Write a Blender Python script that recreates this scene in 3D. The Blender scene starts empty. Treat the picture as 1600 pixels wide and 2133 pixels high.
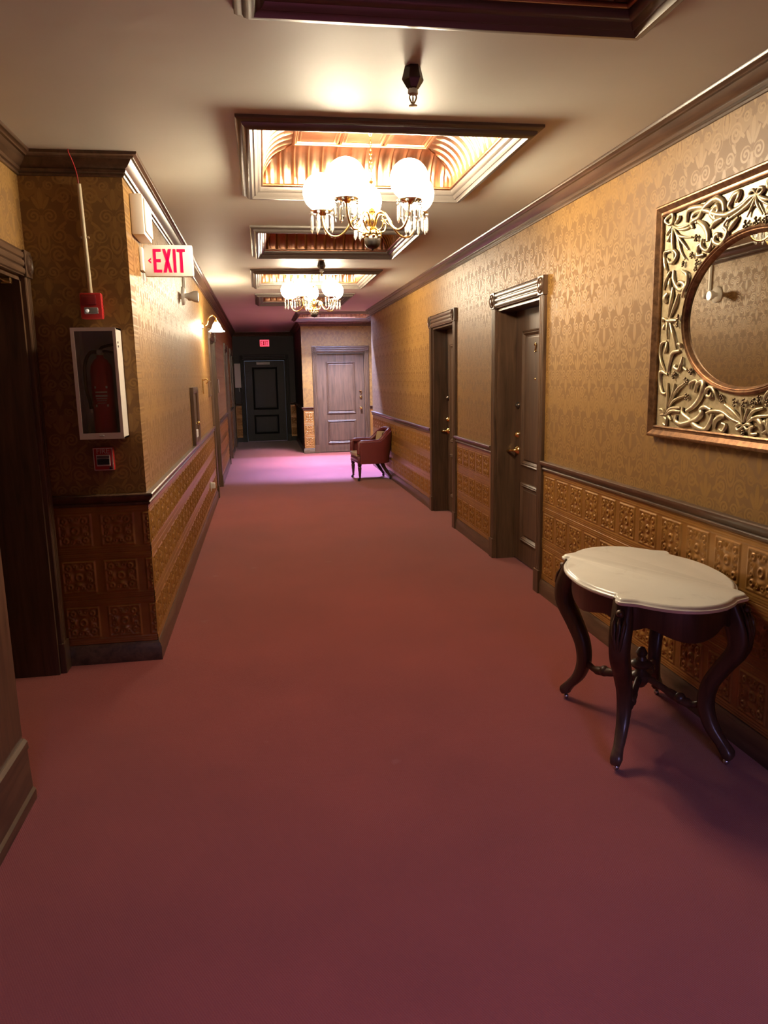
import bpy, bmesh, math, random
from mathutils import Vector, Matrix
random.seed(7)
PI = math.pi
SC = bpy.context.scene
COL = SC.collection

# ------------------------------------------------------------------ camera
CAM_H = 1.6
YAW, PITCH, ROLL, FPX = 0.1584, -0.1813, -0.0195, 1544.7
fwd = Vector((math.sin(YAW)*math.cos(PITCH), math.cos(YAW)*math.cos(PITCH), math.sin(PITCH)))
rgt0 = Vector((math.cos(YAW), -math.sin(YAW), 0)); up0 = rgt0.cross(fwd)
rgt = math.cos(ROLL)*rgt0 + math.sin(ROLL)*up0
upv = -math.sin(ROLL)*rgt0 + math.cos(ROLL)*up0
cam_d = bpy.data.cameras.new('camera'); cam = bpy.data.objects.new('camera', cam_d); COL.objects.link(cam)
m = Matrix((rgt, upv, -fwd)).transposed().to_4x4(); m.translation = Vector((0, 0, CAM_H)); cam.matrix_world = m
cam_d.sensor_fit = 'HORIZONTAL'; cam_d.sensor_width = 36.0; cam_d.lens = FPX/1600*36.0
cam_d.clip_start = 0.02; cam_d.clip_end = 100
SC.camera = cam

# ------------------------------------------------------------------ world, daylight, exposure
w = bpy.data.worlds.new('world'); SC.world = w; w.use_nodes = True
w.node_tree.nodes['Background'].inputs[0].default_value = (0.55, 0.68, 1.0, 1); w.node_tree.nodes['Background'].inputs[1].default_value = 0.3
def area_light(name, loc, rot, sx, sy, power, color, spread=PI):
    d = bpy.data.lights.new(name, 'AREA'); d.shape = 'RECTANGLE'; d.size = sx; d.size_y = sy
    d.energy = power; d.color = color; d.spread = spread
    o = bpy.data.objects.new(name, d); COL.objects.link(o); o.location = loc; o.rotation_euler = rot
    return o
# daylight falling down the skylight shaft at the far end of the hall
area_light('skylight_daylight', (1.45, 15.0, 4.42), (math.radians(-36), 0, math.radians(-8)), 1.0, 0.26, 1900, (0.29, 0.38, 1.0), math.radians(150))
area_light('skylight_end_wall_fill', (1.47, 14.05, 4.42), (math.radians(30), 0, 0), 1.0, 0.3, 470, (0.66, 0.70, 1.0), math.radians(150))  # second strip under the flat pane, added to brighten the end wall
# daylight from the window in the end wall behind the photographer
area_light('rear_window_daylight', (0.45, -3.05, 1.75), (math.radians(43), 0, 0), 1.2, 1.1, 105, (0.50, 0.44, 1.0), math.radians(70))
SC.view_settings.view_transform = 'Standard'; SC.view_settings.look = 'None'
SC.view_settings.exposure = 0.54; SC.view_settings.gamma = 1.0; SC.view_settings.use_curve_mapping = False
LAMP = (1.0, 0.83, 0.58)
GLOBE_L = 92.0

# ------------------------------------------------------------------ main measures (metres; hall runs along +Y)
XR, XL, XN, XS = 1.971, -0.6655, -1.18, -0.975     # right wall, left wall, near-left doorway wall, near-left stub wall
ZC = 2.748
YCOL, YSTUB = 4.28, 2.85
YB = -3.2                                           # wall behind the camera
YV, XV = 13.4, 2.36                                 # right wall steps back here
YE, XE = 15.9, 0.86                                 # end wall with the door; its left corner
YX = 19.4                                           # exit wall
RAIL0, RAIL1, BASE = 0.916, 0.983, 0.113

# ------------------------------------------------------------------ materials
def mat(name, color=(0.5,0.5,0.5), rough=0.5, metal=0.0, **kw):
    m = bpy.data.materials.new(name); m.use_nodes = True
    b = m.node_tree.nodes['Principled BSDF']
    b.inputs['Base Color'].default_value = (*color, 1); b.inputs['Roughness'].default_value = rough; b.inputs['Metallic'].default_value = metal
    for k, v in kw.items():
        b.inputs[k.replace('_', ' ')].default_value = v
    return m
class NT:
    def __init__(s, m): s.m = m; s.t = m.node_tree; s.b = s.t.nodes['Principled BSDF']
    def new(s, t): return s.t.nodes.new(t)
    def ln(s, a, b): s.t.links.new(a, b)
    def put(s, sock, v):
        if hasattr(v, 'is_output'): s.ln(v, sock)
        else: sock.default_value = v
    def math(s, op, a, b=0.0, c=0.0):
        n = s.new('ShaderNodeMath'); n.operation = op
        for i, v in enumerate((a, b, c)): s.put(n.inputs[i], v)
        return n.outputs[0]
    def xyz(s, x, y, z):
        n = s.new('ShaderNodeCombineXYZ')
        for i, v in enumerate((x, y, z)): s.put(n.inputs[i], v)
        return n.outputs[0]
    def pos(s):
        g = s.new('ShaderNodeNewGeometry'); p = s.new('ShaderNodeSeparateXYZ'); s.ln(g.outputs['Position'], p.inputs[0]); return g.outputs['Position'], p.outputs
    def objco(s):
        g = s.new('ShaderNodeTexCoord'); p = s.new('ShaderNodeSeparateXYZ'); s.ln(g.outputs['Object'], p.inputs[0]); return g.outputs['Object'], p.outputs
    def noise(s, vec, scale, detail=2.0, rough=0.5, dist=0.0):
        n = s.new('ShaderNodeTexNoise'); s.put(n.inputs['Vector'], vec); n.inputs['Scale'].default_value = scale
        n.inputs['Detail'].default_value = detail; n.inputs['Roughness'].default_value = rough; n.inputs['Distortion'].default_value = dist
        return n.outputs['Fac']
    def ramp(s, fac, stops):
        n = s.new('ShaderNodeValToRGB'); s.put(n.inputs[0], fac); e = n.color_ramp.elements
        while len(e) < len(stops): e.new(0.5)
        for i, (p, c) in enumerate(stops):
            e[i].position = p; e[i].color = (*c, 1) if len(c) == 3 else c
        return n.outputs[0]
    def smooth(s, x, lo, hi):
        n = s.new('ShaderNodeMapRange'); n.interpolation_type = 'SMOOTHSTEP'; s.put(n.inputs[0], x); n.inputs[1].default_value = lo; n.inputs[2].default_value = hi
        return n.outputs[0]
    def mix(s, f, a, b):
        n = s.new('ShaderNodeMix'); n.data_type = 'RGBA'; s.put(n.inputs[0], f)
        for i, v in ((6, a), (7, b)):
            if hasattr(v, 'is_output'): s.ln(v, n.inputs[i])
            else: n.inputs[i].default_value = (*v, 1)
        return n.outputs[2]
    def bump(s, h, strength=0.3, dist=0.01):
        n = s.new('ShaderNodeBump'); n.inputs['Strength'].default_value = strength; n.inputs['Distance'].default_value = dist
        s.put(n.inputs['Height'], h); s.ln(n.outputs[0], s.b.inputs['Normal'])
    def color(s, c): s.ln(c, s.b.inputs['Base Color'])

def wallpaper(name, axis, light=(0.28, 0.148, 0.036), dark=(0.178, 0.087, 0.020)):
    """gold damask print: mirrored scroll motif, repeated across and up the wall"""
    m = mat(name, rough=0.5); n = NT(m); _, p = n.pos()
    u, v = p[axis], p[2]
    W, H = 0.36, 0.58
    M = n.math
    u1 = M('SUBTRACT', M('FLOORED_MODULO', M('ADD', u, W/2), W), W/2); v1 = M('SUBTRACT', M('FLOORED_MODULO', M('ADD', v, H/2), H), H/2)
    au = M('ABSOLUTE', u1); far = M('GREATER_THAN', M('ADD', M('DIVIDE', au, W), M('DIVIDE', M('ABSOLUTE', v1), H)), 0.5)
    # half-drop repeat: use the nearer of the two interleaved lattices
    a = M('ADD', au, M('MULTIPLY', far, M('SUBTRACT', W/2, M('MULTIPLY', au, 2.0))))
    y = M('SUBTRACT', v1, M('MULTIPLY', far, M('MULTIPLY', M('SIGN', v1), H/2)))
    parts = []
    def spiral(cx, cy, R, p_, d):
        dx, dy = M('SUBTRACT', a, cx), M('SUBTRACT', y, cy); r = M('SQRT', M('ADD', M('MULTIPLY', dx, dx), M('MULTIPLY', dy, dy)))
        th = M('DIVIDE', M('ARCTAN2', dy, dx), 2*PI*d)
        f = M('FLOORED_MODULO', M('ADD', M('DIVIDE', r, p_), th), 1.0)
        band = M('SUBTRACT', 1.0, n.smooth(M('ABSOLUTE', M('SUBTRACT', f, 0.5)), 0.20, 0.30))
        parts.append(M('MULTIPLY', band, M('SUBTRACT', 1.0, n.smooth(r, R-0.003, R+0.001))))
    def oval(cx, cy, rx, ry, hollow=None, tilt=0.0):
        dx, dy = M('SUBTRACT', a, cx), M('SUBTRACT', y, cy)
        c, s_ = math.cos(tilt), math.sin(tilt)
        X = M('ADD', M('MULTIPLY', dx, c/rx), M('MULTIPLY', dy, s_/rx)); Y = M('SUBTRACT', M('MULTIPLY', dy, c/ry), M('MULTIPLY', dx, s_/ry))
        e = M('SQRT', M('ADD', M('MULTIPLY', X, X), M('MULTIPLY', Y, Y)))
        o = M('SUBTRACT', 1.0, n.smooth(e, 0.93, 1.07))
        if hollow: o = M('MULTIPLY', o, n.smooth(e, hollow-0.07, hollow+0.07))
        parts.append(o)
    spiral(0.078, 0.034, 0.040, 0.021, 1); spiral(0.066, -0.062, 0.046, 0.023, -1); spiral(0.040, 0.128, 0.036, 0.020, -1)
    spiral(0.032, -0.152, 0.032, 0.018, 1); spiral(0.134, -0.010, 0.026, 0.017, -1)
    oval(0.0, 0.0, 0.030, 0.060, 0.72); oval(0.0, 0.0, 0.012, 0.034); oval(0.0, 0.215, 0.013, 0.052); oval(0.0, -0.225, 0.015, 0.045); oval(0.0, 0.098, 0.010, 0.034)
    oval(0.026, 0.192, 0.009, 0.036, None, -0.5); oval(0.100, 0.085, 0.008, 0.034, None, -0.9); oval(0.108, -0.075, 0.008, 0.034, None, 0.9); oval(0.060, -0.118, 0.008, 0.026, None, 0.6)
    fig = parts[0]
    for q in parts[1:]: fig = M('MAXIMUM', fig, q)
    uu = n.math('PINGPONG', u, W/2); ph = n.math('MULTIPLY', v, 2*PI/H); s2 = H/(2*PI)
    vec = n.xyz(uu, n.math('MULTIPLY', n.math('COSINE', ph), s2), n.math('MULTIPLY', n.math('SINE', ph), s2))
    big = n.noise(vec, 17.0, 0.6, 0.4, 1.4)
    fig = M('MAXIMUM', fig, M('MULTIPLY', n.smooth(big, 0.50, 0.53), 0.55))
    worn = n.noise(vec, 2.0, 2.0)
    c = n.mix(n.math('MULTIPLY', fig, n.math('ADD', 0.62, n.math('MULTIPLY', worn, 0.5))), dark, light)
    n.color(c)
    r = n.math('SUBTRACT', 0.58, n.math('MULTIPLY', fig, 0.14)); n.ln(r, n.b.inputs['Roughness'])
    n.bump(fig, 0.12, 0.003)
    return m
WP_Y = wallpaper('gold_damask_wallpaper', 1)
WP_X = wallpaper('gold_damask_wallpaper_cross', 0)

def wood(name, base, axis=2, rough=0.32, k=0.45):
    m = mat(name, base, rough); n = NT(m); v, p = n.objco()
    sc = [26.0, 26.0, 26.0]; sc[axis] = 2.2
    vec = n.xyz(*[n.math('MULTIPLY', p[i], sc[i]) for i in range(3)])
    g = n.noise(vec, 1.0, 4.0, 0.6, 0.6)
    lo = tuple(c*(1-k) for c in base); hi = tuple(c*(1+k) for c in base)
    n.color(n.ramp(g, [(0.3, lo), (0.7, hi)])); n.bump(g, 0.08, 0.002)
    return m
WOOD = wood('dark_stained_wood', (0.085, 0.046, 0.026), 2)
WOOD_H = wood('dark_stained_wood_along', (0.085, 0.046, 0.026), 1)
WOOD_X = wood('dark_stained_wood_across', (0.085, 0.046, 0.026), 0)
DOORW = wood('brown_oak_door', (0.088, 0.048, 0.028), 2, 0.42, 0.4)
TABLEW = wood('polished_walnut', (0.062, 0.030, 0.018), 2, 0.34, 0.4)

def tinmat():
    m = mat('gold_lacquered_tin', (0.50, 0.22, 0.045), 0.30, 0.25); n = NT(m); v, p = n.pos()
    g = n.noise(v, 9.0, 3.0); n.color(n.ramp(g, [(0.3, (0.26, 0.118, 0.027)), (0.75, (0.36, 0.170, 0.041))]))
    f = n.noise(v, 160.0, 2.0); n.bump(f, 0.10, 0.002)
    return m
TIN = tinmat()
def carpet():
    m = mat('red_carpet', (0.24, 0.04, 0.026), 0.95); n = NT(m); v, p = n.pos()
    a = n.noise(v, 1.1, 3.0, 0.6); b = n.noise(v, 420.0, 2.0, 0.7)
    tw = n.math('SINE', n.math('MULTIPLY', n.math('ADD', p[0], n.math('MULTIPLY', p[1], 0.55)), 900.0))
    c = n.ramp(a, [(0.32, (0.225, 0.038, 0.027)), (0.70, (0.285, 0.050, 0.036))])
    lint = n.noise(v, 5.0, 1.0, 0.5); lm = n.math('MULTIPLY', n.smooth(lint, 0.74, 0.80), 0.35)
    c = n.mix(lm, c, (0.34, 0.14, 0.13))
    c = n.mix(n.math('MULTIPLY', b, 0.35), c, (0.11, 0.020, 0.020))
    n.color(c); n.bump(n.math('ADD', b, n.math('MULTIPLY', tw, 0.25)), 0.5, 0.004)
    n.b.inputs['Sheen Weight'].default_value = 0.25; n.b.inputs['Sheen Roughness'].default_value = 0.5
    n.b.inputs['Specular IOR Level'].default_value = 0.1
    return m
CARPET = carpet()
def ceilmat():
    m = mat('beige_satin_ceiling_paint', (0.50, 0.44, 0.37), 0.55); n = NT(m); v, p = n.pos()
    a = n.noise(v, 1.6, 3.0); n.color(n.ramp(a, [(0.3, (0.66, 0.65, 0.57)), (0.7, (0.71, 0.70, 0.62))])); n.bump(n.noise(v, 7.0, 2.0), 0.15, 0.01)
    return m
CEIL = ceilmat()
def coppermat():
    m = mat('copper_tin', (0.80, 0.40, 0.20), 0.30, 1.0); n = NT(m); v, p = n.pos()
    a = n.noise(v, 6.0, 4.0, 0.6); n.color(n.ramp(a, [(0.3, (0.36, 0.185, 0.108)), (0.7, (0.56, 0.32, 0.20))]))
    r = n.math('ADD', 0.24, n.math('MULTIPLY', a, 0.2)); n.ln(r, n.b.inputs['Roughness']); n.bump(n.noise(v, 14.0, 2.0), 0.12, 0.01)
    return m
COPPER = coppermat()
FRAMEP = mat('bronze_moulding_paint', (0.17, 0.145, 0.125), 0.33, 0.35)
BRASS = mat('polished_brass', (0.80, 0.58, 0.24), 0.20, 1.0)
BRASSD = mat('aged_brass', (0.42, 0.30, 0.13), 0.32, 1.0)
STEEL = mat('steel', (0.55, 0.55, 0.55), 0.3, 1.0)
BRONZE = mat('dark_bronze', (0.10, 0.085, 0.075), 0.28, 0.8)
WHITE = mat('white_plastic', (0.74, 0.70, 0.64), 0.4)
WHITEM = mat('white_enamel_metal', (0.72, 0.66, 0.60), 0.42)
BEIGE = mat('ivory_paint', (0.55, 0.46, 0.30), 0.4)
GREYL = mat('light_grey_lining', (0.50, 0.53, 0.50), 0.6)
BLACK = mat('black_rubber', (0.012, 0.012, 0.013), 0.45)
REDP = mat('red_plastic', (0.42, 0.022, 0.022), 0.38)
REDM = mat('red_enamel', (0.42, 0.012, 0.022), 0.28)
PRINT = mat('pale_print', (0.62, 0.58, 0.54), 0.6)
PAPER = mat('white_paper', (0.70, 0.66, 0.66), 0.7)
def emit(name, col, strength):
    m = mat(name, (0.8, 0.8, 0.8), 0.4); b = m.node_tree.nodes['Principled BSDF']
    b.inputs['Emission Color'].default_value = (*col, 1); b.inputs['Emission Strength'].default_value = strength
    return m
GLOBE = emit('lit_opal_glass', LAMP, GLOBE_L)
SHADEG = emit('lit_sconce_glass', LAMP, 90.0)
EXITRED = emit('lit_red_letters', (1.0, 0.0, 0.045), 1.0); EXITRED.node_tree.nodes['Principled BSDF'].inputs['Base Color'].default_value = (0.4, 0.0, 0.01, 1)
EXITFAR = emit('lit_red_panel', (1.0, 0.03, 0.08), 1.6)
STROBE = emit('strobe_lens', (1, 0.95, 0.9), 0.12)
CRYSTAL = mat('cut_crystal', (0.95, 0.95, 0.93), 0.04, 0.0, Transmission_Weight=0.75, IOR=1.5)
GLASS = mat('clear_pane', (0.75, 0.78, 0.76), 0.03, 0.0, Transmission_Weight=1.0, IOR=1.06)
def thin_glass(m, tint=0.86):
    t = m.node_tree; t.nodes.clear(); o = t.nodes.new('ShaderNodeOutputMaterial'); mx = t.nodes.new('ShaderNodeMixShader')
    tr = t.nodes.new('ShaderNodeBsdfTransparent'); tr.inputs[0].default_value = (tint, tint, tint, 1); gl = t.nodes.new('ShaderNodeBsdfGlossy'); gl.inputs['Roughness'].default_value = 0.03
    mx.inputs[0].default_value = 0.06; t.links.new(tr.outputs[0], mx.inputs[1]); t.links.new(gl.outputs[0], mx.inputs[2]); t.links.new(mx.outputs[0], o.inputs[0])
thin_glass(GLASS)
MIRROR = mat('silvered_mirror', (0.70, 0.66, 0.56), 0.015, 1.0)
def aged(name, lo, hi, rough, metal):
    m = mat(name, lo, rough, metal); n = NT(m); v, p = n.pos(); a = n.noise(v, 30.0, 4.0, 0.6)
    n.color(n.ramp(a, [(0.35, lo), (0.65, hi)])); n.bump(n.noise(v, 90.0, 3.0), 0.15, 0.002); return m
GILT = aged('champagne_gilt', (0.46, 0.38, 0.23), (0.66, 0.56, 0.36), 0.33, 0.55)
GILTF = aged('champagne_gilt_field', (0.40, 0.32, 0.18), (0.56, 0.46, 0.28), 0.40, 0.45)
GILTB = aged('bronze_gilt_edge', (0.16, 0.085, 0.045), (0.36, 0.20, 0.10), 0.35, 0.7)
BERRYM = aged('dark_gilt_berries', (0.13, 0.095, 0.06), (0.30, 0.23, 0.14), 0.3, 0.7)
def marble():
    m = mat('white_marble', (0.72, 0.64, 0.53), 0.22); n = NT(m); v, p = n.objco()
    a = n.noise(v, 5.0, 5.0, 0.65, 1.2); c = n.ramp(a, [(0.30, (0.74, 0.69, 0.62)), (0.42, (0.84, 0.80, 0.72)), (0.8, (0.88, 0.84, 0.76))]); n.color(c); return m
MARBLE = marble()
LEATHER = mat('oxblood_leather', (0.13, 0.022, 0.022), 0.36)
TANF = mat('tan_fabric', (0.42, 0.30, 0.17), 0.8)
CHAIRW = mat('dark_mahogany', (0.05, 0.02, 0.016), 0.3)

# ------------------------------------------------------------------ mesh helpers
class MB:
    def __init__(s): s.v = []; s.f = []
    def add(s, vs, fs):
        o = len(s.v); s.v += [Vector(p) for p in vs]; s.f += [tuple(i+o for i in f) for f in fs]; return s
    def box(s, x0, x1, y0, y1, z0, z1):
        vs = [(x, y, z) for z in (z0, z1) for y in (y0, y1) for x in (x0, x1)]
        return s.add(vs, [(0,2,3,1),(4,5,7,6),(0,1,5,4),(2,6,7,3),(0,4,6,2),(1,3,7,5)])
    def bbox(s, x0, x1, y0, y1, z0, z1, b=0.004):
        """box with chamfered edges"""
        bm = bmesh.new(); bmesh.ops.create_cube(bm, size=1)
        for v in bm.verts: v.co = Vector(((x0+x1)/2+v.co.x*(x1-x0), (y0+y1)/2+v.co.y*(y1-y0), (z0+z1)/2+v.co.z*(z1-z0)))
        bmesh.ops.bevel(bm, geom=bm.edges[:], offset=b, segments=2, profile=0.6, affect='EDGES')
        bm.verts.index_update(); s.add([v.co for v in bm.verts], [tuple(v.index for v in f.verts) for f in bm.faces]); bm.free(); return s
    def tube(s, pts, rad, n=8, caps=True, flat=1.0, nrm=None, closed=False, sq=0.0):
        """round bar along pts; rad number or list; flat squashes along nrm"""
        pts = [Vector(p) for p in pts]; k = len(pts); rad = rad if isinstance(rad, (list, tuple)) else [rad]*k
        rings = []; prev = None
        for i, p in enumerate(pts):
            if closed: t = pts[(i+1) % k]-pts[i-1]
            else: t = pts[min(i+1, k-1)]-pts[max(i-1, 0)]
            if t.length < 1e-9: t = Vector((0, 0, 1))
            t.normalize()
            if nrm is not None: a = Vector(nrm)-t*t.dot(Vector(nrm))
            elif prev is None: a = t.orthogonal()
            else: a = prev-t*t.dot(prev)
            if a.length < 1e-6: a = t.orthogonal()
            a.normalize(); prev = a; b = t.cross(a)
            rings.append([p+(a*math.cos(2*PI*j/n)*flat+b*math.sin(2*PI*j/n))*rad[i]/max(abs(math.cos(2*PI*j/n)), abs(math.sin(2*PI*j/n)))**sq for j in range(n)])
        vs = [q for r in rings for q in r]; fs = []
        for i in range(k if closed else k-1):
            for j in range(n):
                a0, b0 = i*n, ((i+1) % k)*n
                fs.append((a0+j, a0+(j+1) % n, b0+(j+1) % n, b0+j))
        if caps and not closed:
            fs.append(tuple(range(n-1, -1, -1))); fs.append(tuple((k-1)*n+j for j in range(n)))
        return s.add(vs, fs)
    def lathe(s, prof, n=20, c=(0, 0, 0), axis='z', caps=True):
        vs = []; c = Vector(c)
        for r, h in prof:
            for j in range(n):
                x, y = r*math.cos(2*PI*j/n), r*math.sin(2*PI*j/n)
                vs.append(c+Vector({'z': (x, y, h), 'y': (x, h, -y), 'x': (h, x, y)}[axis]))
        fs = []
        for i in range(len(prof)-1):
            for j in range(n): fs.append((i*n+j, i*n+(j+1) % n, (i+1)*n+(j+1) % n, (i+1)*n+j))
        if caps:
            fs.append(tuple(range(n-1, -1, -1))); fs.append(tuple((len(prof)-1)*n+j for j in range(n)))
        return s.add(vs, fs)
    def sphere(s, c, r, n=14, sx=1, sy=1, sz=1):
        m_ = max(6, n//2+1); prof = [(max(1e-4, r*math.sin(PI*i/m_)), -r*math.cos(PI*i/m_)) for i in range(m_+1)]
        o = len(s.v); s.lathe(prof, n)
        for i in range(o, len(s.v)):
            p = s.v[i]; s.v[i] = Vector((c[0]+p.x*sx, c[1]+p.y*sy, c[2]+p.z*sz))
        return s
    def prism(s, poly, z0, z1, frame=None):
        """polygon extruded; frame = function (a, b, h) -> point"""
        fr = frame or (lambda a, b, h: (a, b, h)); n = len(poly)
        vs = [fr(a, b, z0) for a, b in poly]+[fr(a, b, z1) for a, b in poly]
        fs = [tuple(range(n-1, -1, -1)), tuple(range(n, 2*n))]+[(i, (i+1) % n, n+(i+1) % n, n+i) for i in range(n)]
        return s.add(vs, fs)
    def sweep(s, path, prof, nrm=(0, 0, 1), closed=False, open_prof=True):
        """profile (a, b) swept along a planar path, a to the left of travel (nrm x t), b along nrm, mitred"""
        N = Vector(nrm); P = [Vector(p) for p in path]; k = len(P); rings = []
        for i in range(k):
            if closed: t0 = (P[i]-P[i-1]).normalized(); t1 = (P[(i+1) % k]-P[i]).normalized()
            else:
                t0 = (P[i]-P[i-1]).normalized() if i else None; t1 = (P[i+1]-P[i]).normalized() if i < k-1 else None
                t0 = t0 or t1; t1 = t1 or t0
            n0, n1 = N.cross(t0), N.cross(t1); mm = n0+n1; mm = mm/max(1e-6, mm.dot(n0))
            rings.append([P[i]+mm*a+N*b for a, b in prof])
        q = len(prof); vs = [p for r in rings for p in r]; fs = []
        for i in range(k if closed else k-1):
            a0, b0 = i*q, ((i+1) % k)*q
            for j in range(q-1 if open_prof else q): fs.append((a0+j, b0+j, b0+(j+1) % q, a0+(j+1) % q))
        if not closed and q > 2:
            fs.append(tuple(range(q-1, -1, -1))); fs.append(tuple((k-1)*q+j for j in range(q)))
        return s.add(vs, fs)
    def xf(s, M):
        s.v = [M @ p for p in s.v]; return s
    def mesh(s, name, material, smooth=None):
        me = bpy.data.meshes.new(name); me.from_pydata([tuple(p) for p in s.v], [], s.f); me.materials.append(material)
        bm = bmesh.new(); bm.from_mesh(me); bmesh.ops.recalc_face_normals(bm, faces=bm.faces[:]); bm.to_mesh(me); bm.free()
        if smooth:
            me.shade_smooth(); me.set_sharp_from_angle(angle=math.radians(smooth))
        me.update(); return me
    def build(s, name, material, parent=None, smooth=None):
        return link(name, s.mesh(name, material, smooth), parent)
def link(name, data, parent=None, loc=None, rot=None):
    o = bpy.data.objects.new(name, data); COL.objects.link(o)
    if parent is not None: o.parent = parent
    if loc: o.location = loc
    if rot: o.rotation_euler = rot
    return o
def tag(o, label=None, cat=None, group=None, kind=None):
    if label: o['label'] = label
    if cat: o['category'] = cat
    if group: o['group'] = group
    if kind: o['kind'] = kind
    return o
def thing(name, label, cat, loc=(0, 0, 0), rz=0.0, group=None, kind=None):
    o = link(name, None, None, loc, (0, 0, rz)); o.empty_display_size = 0.1
    return tag(o, label, cat, group, kind)
def struct(name, mb, material, label, cat, smooth=None):
    return tag(mb.build(name, material, None, smooth), label, cat, None, 'structure')
def catmull(pts, n=6, closed=False):
    P = [Vector(p) for p in pts]; k = len(P); out = []
    for i in range(k if closed else k-1):
        p1, p2 = P[i], P[(i+1) % k]
        p0 = P[i-1] if (closed or i) else p1*2-p2
        p3 = P[(i+2) % k] if (closed or i < k-2) else p2*2-p1
        for j in range(n):
            t = j/n; out.append(0.5*((2*p1)+(p2-p0)*t+(2*p0-5*p1+4*p2-p3)*t*t+(3*p1-p0-3*p2+p3)*t**3))
    if not closed: out.append(P[-1])
    return out
def text_mesh(txt, size, depth, material, name):
    c = bpy.data.curves.new(name, 'FONT'); c.body = txt; c.size = size; c.extrude = depth; c.align_x = 'CENTER'; c.align_y = 'CENTER'
    o = bpy.data.objects.new(name+'_tmp', c); COL.objects.link(o)
    bpy.context.view_layer.update()
    me = bpy.data.meshes.new_from_object(o.evaluated_get(bpy.context.evaluated_depsgraph_get())); bpy.data.objects.remove(o)
    me.materials.clear(); me.materials.append(material); return me

# ================================================================== SETTING
# ---- floor
b = MB().box(-2.0, 2.9, YB-0.1, YX+0.3, -0.05, 0.0)
struct('floor', b, CARPET, 'red carpet running the length of the hall', 'floor')
# ---- ceiling with openings for the coffers
COFF = [(-0.03, 1.36, 1.21, 2.63), (-0.06, 1.375, 3.58, 5.03), (-0.03, 1.36, 6.03, 7.41), (-0.06, 1.375, 8.36, 9.82), (-0.03, 1.36, 10.70, 12.10)]
SKY = (0.66, 2.28, 13.55, 15.45)
b = MB(); ycur = YB-0.1; X0, X1 = -2.0, 2.9; IN = 0.05
for (x0, x1, y0, y1) in COFF+[SKY]:
    b.box(X0, X1, ycur, y0+IN, ZC, ZC+0.04); b.box(X0, x0+IN, y0+IN, y1-IN, ZC, ZC+0.04); b.box(x1-IN, X1, y0+IN, y1-IN, ZC, ZC+0.04); ycur = y1-IN
b.box(X0, X1, ycur, YX+0.3, ZC, ZC+0.04)
struct('ceiling', b, CEIL, 'beige painted hall ceiling with a row of copper coffers', 'ceiling')

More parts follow.
